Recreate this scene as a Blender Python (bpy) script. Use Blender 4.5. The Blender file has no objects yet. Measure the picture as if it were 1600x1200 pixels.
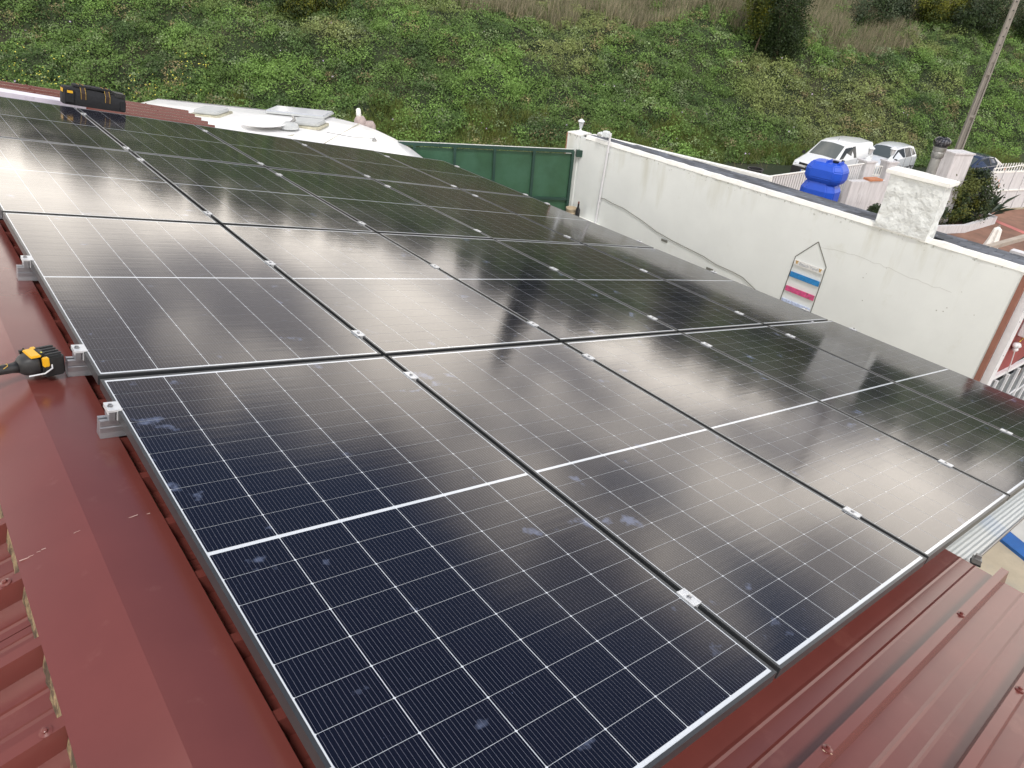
import bpy, bmesh, math, random
import numpy as np
from mathutils import Vector, Matrix

# ---------------------------------------------------------------- camera, world, sun, exposure
S = bpy.context.scene
COL = S.collection
PI = math.pi
TILT = math.radians(12.0)
Z0 = 4.2
cd = bpy.data.cameras.new("camera")
cam = bpy.data.objects.new("camera", cd)
COL.objects.link(cam)
cd.sensor_width = 36.0
cd.lens = 1090.555 / 1600 * 36.0
cd.clip_start = 0.05
cd.clip_end = 600
_r = ((0.773, -0.631, 0.071), (-0.279, -0.439, -0.854), (0.570, 0.640, -0.515))
r0 = Vector(_r[0]).normalized(); f0 = Vector(_r[2]).normalized()
d0 = f0.cross(r0).normalized(); r0 = d0.cross(f0).normalized()
m = Matrix((r0, -d0, -f0)).transposed().to_4x4()
m.translation = Vector((-0.268, -8.611, 5.522))
cam.matrix_world = m
S.camera = cam

CLOUD_LOW = .30
SUN_EL, SUN_AZ = math.radians(58), math.radians(215)      # azimuth from +Y towards +X
w = bpy.data.worlds.new("World"); S.world = w; w.use_nodes = True
nt = w.node_tree; nt.nodes.clear()
def N(tree, typ, **k):
    n = tree.nodes.new(typ)
    for a, b in k.items():
        if hasattr(n, a): setattr(n, a, b)
    return n
out = N(nt, "ShaderNodeOutputWorld"); bg = N(nt, "ShaderNodeBackground")
sky = N(nt, "ShaderNodeTexSky", sky_type='NISHITA', sun_disc=False, sun_elevation=SUN_EL, sun_rotation=SUN_AZ)
L = nt.links.new
def MT(op, a, b=None, clamp=False):
    n = N(nt, "ShaderNodeMath", operation=op); n.use_clamp = clamp
    for k, q in enumerate((a, b)):
        if q is None: continue
        if isinstance(q, (int, float)): n.inputs[k].default_value = q
        else: L(q, n.inputs[k])
    return n.outputs[0]
tc = N(nt, "ShaderNodeTexCoord"); sp = N(nt, "ShaderNodeSeparateXYZ"); L(tc.outputs['Generated'], sp.inputs[0])
zz = MT('MAXIMUM', sp.outputs['Z'], 0.0)
den = MT('ADD', zz, .30)
cv = N(nt, "ShaderNodeCombineXYZ"); L(MT('DIVIDE', sp.outputs['X'], den), cv.inputs[0]); L(MT('DIVIDE', sp.outputs['Y'], den), cv.inputs[1]); L(zz, cv.inputs[2])
nz = N(nt, "ShaderNodeTexNoise"); nz.inputs['Scale'].default_value = 1.25; nz.inputs['Detail'].default_value = 8; nz.inputs['Roughness'].default_value = .52
nz2 = N(nt, "ShaderNodeTexNoise"); nz2.inputs['Scale'].default_value = 2.6; nz2.inputs['Detail'].default_value = 6; nz2.inputs['Roughness'].default_value = .5
SKY1, SKY2 = 18.36, 1.48
nz.noise_dimensions = '4D'; nz2.noise_dimensions = '4D'; nz.inputs['W'].default_value = SKY1; nz2.inputs['W'].default_value = SKY2
L(cv.outputs[0], nz.inputs['Vector']); L(cv.outputs[0], nz2.inputs['Vector'])
low = MT('SUBTRACT', 1.0, MT('DIVIDE', zz, .62), True)              # cumulus crowds together towards the horizon
cover = MT('ADD', nz.outputs['Fac'], MT('MULTIPLY', low, CLOUD_LOW))
cr = N(nt, "ShaderNodeMapRange", interpolation_type='SMOOTHSTEP'); cr.inputs['From Min'].default_value = .49; cr.inputs['From Max'].default_value = .65; L(cover, cr.inputs['Value'])
cr2 = N(nt, "ShaderNodeValToRGB")
cr2.color_ramp.elements[0].position = .40; cr2.color_ramp.elements[0].color = (7.0, 6.7, 6.7, 1)
cr2.color_ramp.elements[1].position = .60; cr2.color_ramp.elements[1].color = (30, 27.7, 24.8, 1)
L(nz2.outputs['Fac'], cr2.inputs['Fac'])
mx = N(nt, "ShaderNodeMix", data_type='RGBA')
# cloud seen edge-on near the horizon is the brightest, the thinner and greyer parts overhead are dimmer
cl_v = N(nt, "ShaderNodeMix", data_type='RGBA', blend_type='MULTIPLY'); cl_v.inputs['Factor'].default_value = 1
fall = N(nt, "ShaderNodeMapRange"); fall.inputs['From Min'].default_value = .10; fall.inputs['From Max'].default_value = .60; fall.inputs['To Min'].default_value = 1.25; fall.inputs['To Max'].default_value = .76
L(zz, fall.inputs['Value']); L(cr2.outputs['Color'], cl_v.inputs['A']); L(fall.outputs[0], cl_v.inputs['B'])
L(cr.outputs[0], mx.inputs['Factor']); L(sky.outputs['Color'], mx.inputs['A']); L(cl_v.outputs['Result'], mx.inputs['B'])
L(mx.outputs['Result'], bg.inputs['Color']); bg.inputs['Strength'].default_value = 0.1
L(bg.outputs[0], out.inputs[0])

ld = bpy.data.lights.new("sun", 'SUN'); ld.energy = 1.9; ld.angle = math.radians(12); ld.color = (1, .96, .9)
sun = bpy.data.objects.new("sun", ld); COL.objects.link(sun)
sd = Vector((math.cos(SUN_EL) * math.sin(SUN_AZ), math.cos(SUN_EL) * math.cos(SUN_AZ), math.sin(SUN_EL)))
sun.rotation_euler = sd.to_track_quat('Z', 'Y').to_euler()
sun.location = (0, 0, 30)
S.view_settings.view_transform = 'Standard'; S.view_settings.look = 'None'
S.view_settings.gamma = 1; S.view_settings.use_curve_mapping = False
S.view_settings.exposure = 0.22
S.render.engine = 'CYCLES'
S.cycles.use_denoising = True
S.cycles.max_bounces = 8
S.cycles.caustics_reflective = False; S.cycles.caustics_refractive = False

rnd = random.Random(7)
# ---------------------------------------------------------------- helpers
def G(u, v, h=0.0):
    c, s = math.cos(TILT), math.sin(TILT)
    return Vector((u * c + h * s, -v, -u * s + h * c + Z0))

def tag(o, label=None, cat=None, group=None, kind=None):
    if label: o['label'] = label
    if cat: o['category'] = cat
    if group: o['group'] = group
    if kind: o['kind'] = kind
    return o

def empty(name, loc=(0, 0, 0), rot=(0, 0, 0), label=None, cat=None, group=None, kind=None):
    o = bpy.data.objects.new(name, None); COL.objects.link(o)
    o.empty_display_size = .1
    o.location = loc; o.rotation_euler = rot
    return tag(o, label, cat, group, kind)

class MB:
    def __init__(s): s.v = []; s.f = []; s.mi = []; s.cur = 0
    def add(s, vs, fs):
        b = len(s.v); s.v += [tuple(q) for q in vs]
        s.f += [tuple(b + i for i in f) for f in fs]; s.mi += [s.cur] * len(fs)
        return s
    def box(s, x0, x1, y0, y1, z0, z1):
        v = [(x, y, z) for x in (x0, x1) for y in (y0, y1) for z in (z0, z1)]
        return s.add(v, [(0, 1, 3, 2), (4, 6, 7, 5), (0, 4, 5, 1), (2, 3, 7, 6), (0, 2, 6, 4), (1, 5, 7, 3)])
    def cbox(s, c, d, rz=0, bev=0):
        x, y, z = (q / 2 for q in d); cs, sn = math.cos(rz), math.sin(rz)
        b = min(bev, x * .49, y * .49)
        pr = [(-x + b, -y), (x - b, -y), (x, -y + b), (x, y - b), (x - b, y), (-x + b, y), (-x, y - b), (-x, -y + b)] if b > 0 else [(-x, -y), (x, -y), (x, y), (-x, y)]
        n = len(pr)
        vs = [(c[0] + px * cs - py * sn, c[1] + px * sn + py * cs, c[2] + zz) for zz in (-z, z) for px, py in pr]
        fs = [tuple(range(n))[::-1], tuple(range(n, 2 * n))] + [(i, (i + 1) % n, n + (i + 1) % n, n + i) for i in range(n)]
        return s.add(vs, fs)
    def tube(s, pts, r, n=8, cap=True):
        pts = [Vector(p) for p in pts]; rs = r if isinstance(r, (list, tuple)) else [r] * len(pts)
        vs = []; prev = None
        for i, p in enumerate(pts):
            t = (pts[min(i + 1, len(pts) - 1)] - pts[max(i - 1, 0)]).normalized()
            if prev is None:
                a = Vector((0, 0, 1)) if abs(t.z) < .9 else Vector((1, 0, 0))
                prev = t.cross(a).normalized()
            x = (prev - t * prev.dot(t)).normalized(); prev = x; y = t.cross(x)
            for k in range(n):
                a = 2 * PI * k / n
                vs.append(p + (x * math.cos(a) + y * math.sin(a)) * rs[i])
        fs = []
        for i in range(len(pts) - 1):
            for k in range(n):
                fs.append((i * n + k, i * n + (k + 1) % n, (i + 1) * n + (k + 1) % n, (i + 1) * n + k))
        if cap: fs += [tuple(range(n))[::-1], tuple((len(pts) - 1) * n + k for k in range(n))]
        return s.add(vs, fs)
    def lathe(s, c, prof, n=16, ax='z'):
        vs = []; fs = []
        for r, z in prof:
            for k in range(n):
                a = 2 * PI * k / n
                q = (r * math.cos(a), r * math.sin(a), z)
                if ax == 'x': q = (q[2], q[0], q[1])
                if ax == 'y': q = (q[0], q[2], q[1])
                vs.append((c[0] + q[0], c[1] + q[1], c[2] + q[2]))
        for i in range(len(prof) - 1):
            for k in range(n):
                fs.append((i * n + k, i * n + (k + 1) % n, (i + 1) * n + (k + 1) % n, (i + 1) * n + k))
        fs += [tuple(range(n))[::-1], tuple((len(prof) - 1) * n + k for k in range(n))]
        return s.add(vs, fs)
    def extr(s, prof, axis, a, b, closed=True):
        # prof: list of 2D pts in the other two axes (order preserved)
        def P(t, q): return {'x': (t, q[0], q[1]), 'y': (q[0], t, q[1]), 'z': (q[0], q[1], t)}[axis]
        n = len(prof)
        vs = [P(a, q) for q in prof] + [P(b, q) for q in prof]
        fs = [(i, (i + 1) % n, n + (i + 1) % n, n + i) for i in range(n if closed else n - 1)]
        if closed: fs += [tuple(range(n))[::-1], tuple(range(n, 2 * n))]
        return s.add(vs, fs)
    def build(s, name, mats, parent=None, smooth=False, loc=None, rot=None, bevel=0, bseg=2):
        me = bpy.data.meshes.new(name); me.from_pydata(s.v, [], s.f); me.update()
        bm = bmesh.new(); bm.from_mesh(me); bmesh.ops.recalc_face_normals(bm, faces=bm.faces)
        if bevel: bmesh.ops.bevel(bm, geom=[e for e in bm.edges if e.calc_face_angle(0) > .5], offset=bevel, segments=bseg, affect='EDGES', clamp_overlap=True)
        bm.to_mesh(me); bm.free()
        if not isinstance(mats, (list, tuple)): mats = [mats]
        for m_ in mats: me.materials.append(m_)
        if len(mats) > 1 and not bevel:
            for p, i in zip(me.polygons, s.mi): p.material_index = i
        if smooth:
            for p in me.polygons: p.use_smooth = True
            if smooth != 'all': me.set_sharp_from_angle(angle=math.radians(38))
        o = bpy.data.objects.new(name, me); COL.objects.link(o)
        if parent: o.parent = parent
        if loc: o.location = loc
        if rot: o.rotation_euler = rot
        return o

def dup(o, parent=None, loc=None):
    c = o.copy(); COL.objects.link(c); c.parent = parent
    if loc is not None: c.location = loc
    return c
def dup_tree(o, parent=None, loc=None, rot=None):
    c = dup(o, parent, loc)
    if rot is not None: c.rotation_euler = rot
    for ch in [q for q in ALLCH(o)]: dup_tree(ch, c)
    return c
def ALLCH(o): return [q for q in bpy.data.objects if q.parent == o]

# ---------------------------------------------------------------- materials
def mat(name, col, rough=.6, metal=0., spec=.5, var=0., vscale=8., bump=0., bscale=40., bdist=.01, coat=0., stain=None, coords='Object', stretch=(1, 1, 1), emis=None, alpha=None, trans=0.):
    mt = bpy.data.materials.new(name); mt.use_nodes = True
    t = mt.node_tree; b = t.nodes['Principled BSDF']; lk = t.links.new
    b.inputs['Base Color'].default_value = (*col, 1); b.inputs['Roughness'].default_value = rough
    b.inputs['Metallic'].default_value = metal; b.inputs['Specular IOR Level'].default_value = spec
    b.inputs['Coat Weight'].default_value = coat
    if trans: b.inputs['Transmission Weight'].default_value = trans
    if alpha is not None: b.inputs['Alpha'].default_value = alpha
    tcn = N(t, "ShaderNodeTexCoord"); mpn = N(t, "ShaderNodeMapping"); mpn.inputs['Scale'].default_value = stretch
    lk(tcn.outputs[coords], mpn.inputs['Vector'])
    last = None
    if var or stain:
        n1 = N(t, "ShaderNodeTexNoise"); n1.inputs['Scale'].default_value = vscale; n1.inputs['Detail'].default_value = 6; n1.inputs['Roughness'].default_value = .6
        lk(mpn.outputs[0], n1.inputs['Vector'])
        r1 = N(t, "ShaderNodeMapRange"); r1.inputs['From Min'].default_value = .3; r1.inputs['From Max'].default_value = .7
        r1.inputs['To Min'].default_value = 1 - var; r1.inputs['To Max'].default_value = 1 + var
        lk(n1.outputs['Fac'], r1.inputs['Value'])
        mm = N(t, "ShaderNodeMix", data_type='RGBA', blend_type='MULTIPLY'); mm.inputs['Factor'].default_value = 1
        mm.inputs['A'].default_value = (*col, 1); lk(r1.outputs[0], mm.inputs['B']); last = mm.outputs['Result']
    if stain:
        sc, sscale, lo, hi, amt = stain
        n2 = N(t, "ShaderNodeTexNoise"); n2.inputs['Scale'].default_value = sscale; n2.inputs['Detail'].default_value = 8; n2.inputs['Roughness'].default_value = .65
        lk(mpn.outputs[0], n2.inputs['Vector'])
        r2 = N(t, "ShaderNodeMapRange"); r2.inputs['From Min'].default_value = lo; r2.inputs['From Max'].default_value = hi; r2.inputs['To Max'].default_value = amt
        lk(n2.outputs['Fac'], r2.inputs['Value'])
        m2 = N(t, "ShaderNodeMix", data_type='RGBA'); m2.inputs['B'].default_value = (*sc, 1)
        lk(r2.outputs[0], m2.inputs['Factor']); lk(last, m2.inputs['A']); last = m2.outputs['Result']
    if last: lk(last, b.inputs['Base Color'])
    if bump:
        n3 = N(t, "ShaderNodeTexNoise"); n3.inputs['Scale'].default_value = bscale; n3.inputs['Detail'].default_value = 5
        lk(mpn.outputs[0], n3.inputs['Vector'])
        bp = N(t, "ShaderNodeBump"); bp.inputs['Strength'].default_value = bump; bp.inputs['Distance'].default_value = bdist
        lk(n3.outputs['Fac'], bp.inputs['Height']); lk(bp.outputs[0], b.inputs['Normal'])
    return mt

RED = (.160, .043, .035)
M = {}
M['roof'] = mat('red_roof_paint', RED, .27, spec=.6, var=.10, vscale=3, bump=.05, bscale=7, bdist=.01, stain=((.30, .12, .09), 5, .60, .78, .35))
M['cap'] = mat('ridge_cap_paint', RED, .20, spec=.8, var=.08, vscale=2.5, bump=.06, bscale=5, bdist=.012, stain=((.33, .15, .12), 9, .62, .8, .3))
M['crack'] = mat('wall_crack', (.46, .46, .43), .95)
M['foam'] = mat('foam_filler', (.30, .22, .12), .95, var=.5, vscale=70, bump=.9, bscale=120, stain=((.07, .045, .03), 22, .46, .56, .9))
M['alu'] = mat('black_aluminium_frame', (.075, .08, .085), .33, metal=.55, var=.06, vscale=20)
M['alu_dull'] = mat('aluminium_rail', (.42, .43, .46), .42, metal=.8, var=.15, vscale=30, stretch=(1, 20, 20))
M['clamp'] = mat('clamp_aluminium', (.70, .72, .74), .38, metal=.35, var=.08, vscale=60)
M['steel'] = mat('steel', (.35, .35, .36), .3, metal=1)
M['black'] = mat('black_edge', (.012, .012, .014), .5)
M['white_back'] = mat('white_backsheet_under_glass', (.68, .72, .76), .10, spec=.5)
M['wall_w'] = mat('white_house_paint', (.74, .765, .745), .85, var=.05, vscale=1.2, bump=.12, bscale=25, bdist=.01, stain=((.50, .49, .38), 1.7, .60, .80, .45))
def wallmat():
    mt = M['wall_w']; t = mt.node_tree; b = t.nodes['Principled BSDF']; lk = t.links.new
    src = b.inputs['Base Color'].links[0].from_socket
    g = N(t, "ShaderNodeNewGeometry"); mp_ = N(t, "ShaderNodeMapping"); mp_.inputs['Scale'].default_value = (3.2, 3.2, .55); lk(g.outputs['Position'], mp_.inputs['Vector'])
    n = N(t, "ShaderNodeTexNoise"); n.inputs['Scale'].default_value = 1.0; n.inputs['Detail'].default_value = 7; n.inputs['Roughness'].default_value = .6; lk(mp_.outputs[0], n.inputs['Vector'])
    sx = N(t, "ShaderNodeSeparateXYZ"); lk(g.outputs['Position'], sx.inputs[0])
    hz = N(t, "ShaderNodeMapRange"); hz.inputs['From Min'].default_value = 2.0; hz.inputs['From Max'].default_value = 3.12; hz.inputs['To Min'].default_value = -.10; hz.inputs['To Max'].default_value = .10; lk(sx.outputs['Z'], hz.inputs['Value'])
    ad = N(t, "ShaderNodeMath", operation='ADD'); lk(n.outputs['Fac'], ad.inputs[0]); lk(hz.outputs[0], ad.inputs[1])
    mr = N(t, "ShaderNodeMapRange"); mr.inputs['From Min'].default_value = .56; mr.inputs['From Max'].default_value = .80; mr.inputs['To Max'].default_value = .42; lk(ad.outputs[0], mr.inputs['Value'])
    m2 = N(t, "ShaderNodeMix", data_type='RGBA'); m2.inputs['B'].default_value = (.42, .40, .27, 1); lk(mr.outputs[0], m2.inputs['Factor']); lk(src, m2.inputs['A'])
    # speckles of mould right under the parapet
    n3 = N(t, "ShaderNodeTexNoise"); n3.inputs['Scale'].default_value = 22; n3.inputs['Detail'].default_value = 4; lk(g.outputs['Position'], n3.inputs['Vector'])
    h3 = N(t, "ShaderNodeMapRange"); h3.inputs['From Min'].default_value = 2.85; h3.inputs['From Max'].default_value = 3.12; h3.inputs['To Min'].default_value = -.25; h3.inputs['To Max'].default_value = .07; lk(sx.outputs['Z'], h3.inputs['Value'])
    a3 = N(t, "ShaderNodeMath", operation='ADD'); lk(n3.outputs['Fac'], a3.inputs[0]); lk(h3.outputs[0], a3.inputs[1])
    r3 = N(t, "ShaderNodeMapRange"); r3.inputs['From Min'].default_value = .60; r3.inputs['From Max'].default_value = .70; r3.inputs['To Max'].default_value = .6; lk(a3.outputs[0], r3.inputs['Value'])
    m3 = N(t, "ShaderNodeMix", data_type='RGBA'); m3.inputs['B'].default_value = (.20, .20, .15, 1); lk(r3.outputs[0], m3.inputs['Factor']); lk(m2.outputs['Result'], m3.inputs['A']); lk(m3.outputs['Result'], b.inputs['Base Color'])
wallmat()
M['cap_w'] = mat('white_parapet_cap', (.86, .86, .82), .7, var=.06, vscale=9, bump=.2, bscale=20)
M['chim_w'] = mat('rough_white_render', (.72, .745, .73), .9, var=.12, vscale=7, bump=.9, bscale=9, bdist=.05, stain=((.36, .35, .30), 11, .66, .72, .6))
M['slate'] = mat('slate_shingle', (.075, .085, .105), .7, var=.35, vscale=5, bump=.3, bscale=40)
_t = M['slate'].node_tree; _b = _t.nodes['Principled BSDF']; _src = _b.inputs['Base Color'].links[0].from_socket
_oi = N(_t, "ShaderNodeObjectInfo"); _mr = N(_t, "ShaderNodeMapRange"); _mr.inputs['To Min'].default_value = .55; _mr.inputs['To Max'].default_value = 1.6; _t.links.new(_oi.outputs['Random'], _mr.inputs['Value'])
_mm = N(_t, "ShaderNodeMix", data_type='RGBA', blend_type='MULTIPLY'); _mm.inputs['Factor'].default_value = 1; _t.links.new(_src, _mm.inputs['A']); _t.links.new(_mr.outputs[0], _mm.inputs['B']); _t.links.new(_mm.outputs['Result'], _b.inputs['Base Color'])
M['deck'] = mat('roof_underlay', (.03, .032, .036), .9)
M['green'] = mat('green_gate_paint', (.030, .095, .048), .5, var=.18, vscale=2.0, stain=((.05, .135, .085), 1.2, .48, .62, .6))
M['green_bar'] = mat('green_gate_frame', (.018, .055, .042), .45, var=.1)
M['brick'] = mat('old_brick', (.40, .20, .12), .9, var=.35, vscale=18, bump=.5)
M['van_w'] = mat('white_vehicle_paint', (.80, .82, .84), .22, spec=.5, coat=.4)
M['silver'] = mat('silver_vehicle_paint', (.72, .75, .78), .25, metal=.1, coat=.4)
M['navy'] = mat('dark_blue_vehicle_paint', (.025, .035, .07), .2, coat=.6)
M['glass'] = mat('vehicle_glass', (.085, .10, .10), .05, spec=.9)
M['plastic_b'] = mat('black_plastic', (.018, .018, .02), .5)
M['glass_s'] = mat('side_window_glass', (.03, .036, .04), .12, spec=.25)
M['tyre'] = mat('tyre_rubber', (.02, .02, .02), .8)
M['rv'] = mat('motorhome_white', (.90, .90, .90), .30, coat=.2, var=.04, vscale=1.5, stain=((.62, .60, .52), 2.2, .62, .8, .35))
M['rv_dirty'] = mat('dirty_sealant', (.45, .43, .33), .8, var=.4, vscale=12)
M['rv_grey'] = mat('motorhome_vent_plastic', (.50, .52, .52), .35, var=.05)
M['rv_panel'] = mat('pale_roof_solar_module', (.50, .53, .58), .12, spec=.8)
M['blue'] = mat('blue_container_plastic', (.010, .080, .56), .45, var=.1, vscale=4)
M['conc'] = mat('pole_concrete', (.27, .25, .22), .9, var=.22, vscale=5, bump=.3, stain=((.12, .11, .10), 2.5, .5, .7, .6), stretch=(4, 4, .5))
M['pillar'] = mat('weathered_white_pillar', (.61, .60, .61), .9, var=.12, vscale=3, stain=((.26, .24, .23), 2.4, .55, .75, .6), stretch=(4, 4, .6))
M['fence_w'] = mat('white_metal_fence', (.63, .63, .64), .6, var=.10, vscale=5, stain=((.32, .28, .26), 4, .6, .8, .5), stretch=(3, 3, .5))
M['terracotta'] = mat('terracotta_sill', (.50, .21, .11), .85, var=.2)
M['paving'] = mat('red_brown_courtyard', (.25, .135, .095), .9, var=.25, vscale=.9, bump=.3, bscale=14, stain=((.15, .09, .065), 1.1, .5, .66, .7))
M['pink'] = mat('pink_painted_line', (.52, .18, .16), .9, var=.25, vscale=2)
M['sand'] = mat('sandy_concrete', (.44, .38, .28), .95, var=.16, vscale=3, bump=.3, bscale=60, stain=((.33, .31, .26), 2.2, .5, .66, .7))
M['conc_pale'] = mat('pale_concrete', (.52, .52, .49), .9, var=.1, vscale=4, bump=.2)
M['blueline'] = mat('blue_painted_edge', (.015, .11, .36), .6, var=.18, vscale=8)
M['asphalt'] = mat('asphalt', (.055, .055, .055), .95, var=.2, vscale=3, bump=.3)
M['ground'] = mat('bare_ground', (.16, .13, .09), .95, var=.25, vscale=.8)
M['maroon'] = mat('maroon_wall_paint', (.25, .045, .042), .7, var=.14, vscale=3)
M['brown'] = mat('brown_trim', (.27, .12, .085), .8, var=.15, vscale=6)
M['white_p'] = mat('white_painted_metal', (.70, .70, .72), .5, var=.07, vscale=12, stain=((.35, .30, .27), 14, .66, .74, .6))
M['dark_in'] = mat('dark_interior', (.03, .035, .037), .9)
M['poly'] = mat('translucent_sheet', (.62, .67, .68), .3, spec=.5, alpha=.86)
M['fabric'] = mat('black_tool_fabric', (.014, .015, .018), .85, var=.3, vscale=40, bump=.4, bscale=200, bdist=.002)
M['piping'] = mat('yellow_strap', (.62, .40, .08), .7)
M['yellow'] = mat('yellow_tool_plastic', (.75, .42, .02), .4, var=.05)
M['tool_b'] = mat('black_tool_rubber', (.02, .021, .022), .5, var=.2, vscale=50)
M['strip'] = mat('lilac_white_plank', (.72, .70, .80), .35, var=.12, vscale=5, stain=((.30, .27, .30), 9, .62, .75, .5))
M['cable_g'] = mat('grey_cable', (.16, .16, .14), .8)
M['pot'] = mat('beige_pot', (.55, .46, .33), .8, var=.1)
M['bottle'] = mat('dark_bottle', (.015, .015, .018), .15)
M['wood_pole'] = mat('weathered_beam', (.42, .36, .30), .8, var=.15, vscale=10)
M['pinkrag'] = mat('pinkish_wrapping', (.40, .33, .31), .9, var=.25, vscale=12)
M['s_blue'] = mat('sign_blue', (.02, .20, .48), .7, var=.25, vscale=20)
M['s_pink'] = mat('sign_pink', (.60, .08, .22), .7, var=.2, vscale=25, stain=((.22, .10, .09), 30, .55, .62, .8))
M['s_pale'] = mat('sign_pale_blue', (.52, .60, .80), .7, var=.2, vscale=30, stain=((.20, .24, .36), 40, .56, .62, .8))
M['s_white'] = mat('sign_white', (.72, .72, .70), .7, var=.05, vscale=20)
M['s_gold'] = mat('sign_gold', (.55, .35, .12), .7)
M['s_text'] = mat('sign_lettering', (.45, .47, .50), .7)
M['vent_m'] = mat('vent_metal', (.10, .10, .11), .28, metal=.9)
M['duct'] = mat('duct_metal', (.33, .33, .32), .45, metal=.7, var=.2, vscale=8)
M['lamp_w'] = mat('white_lantern', (.72, .76, .78), .4)
M['bark'] = mat('bark', (.10, .075, .05), .95, var=.3)
M['flower_o'] = mat('orange_flower', (.75, .22, .04), .6)
M['flower_y'] = mat('yellow_flower', (.72, .66, .10), .6)
M['flower_p'] = mat('lilac_flower', (.50, .42, .55), .6)
M['pplate'] = mat('number_plate', (.78, .78, .66), .5)
M['pblue'] = mat('number_plate_band', (.02, .08, .45), .5)
M['headl'] = mat('headlamp_lens', (.55, .58, .6), .1, spec=.9)

# leaves: colour comes from a painted attribute (real leaf colour differences)
def leafmat(name, trans=.25, rough=.55):
    mt = bpy.data.materials.new(name); mt.use_nodes = True
    t = mt.node_tree; b = t.nodes['Principled BSDF']; lk = t.links.new
    a = N(t, "ShaderNodeAttribute", attribute_name='tint')
    b.inputs['Roughness'].default_value = rough; b.inputs['Specular IOR Level'].default_value = .3
    tr = N(t, "ShaderNodeBsdfTranslucent"); ms = N(t, "ShaderNodeMixShader"); ms.inputs[0].default_value = trans
    lk(a.outputs['Color'], b.inputs['Base Color']); lk(a.outputs['Color'], tr.inputs['Color'])
    lk(b.outputs[0], ms.inputs[1]); lk(tr.outputs[0], ms.inputs[2]); lk(ms.outputs[0], t.nodes['Material Output'].inputs[0])
    return mt
M['leaf'] = leafmat('leaves')

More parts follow.
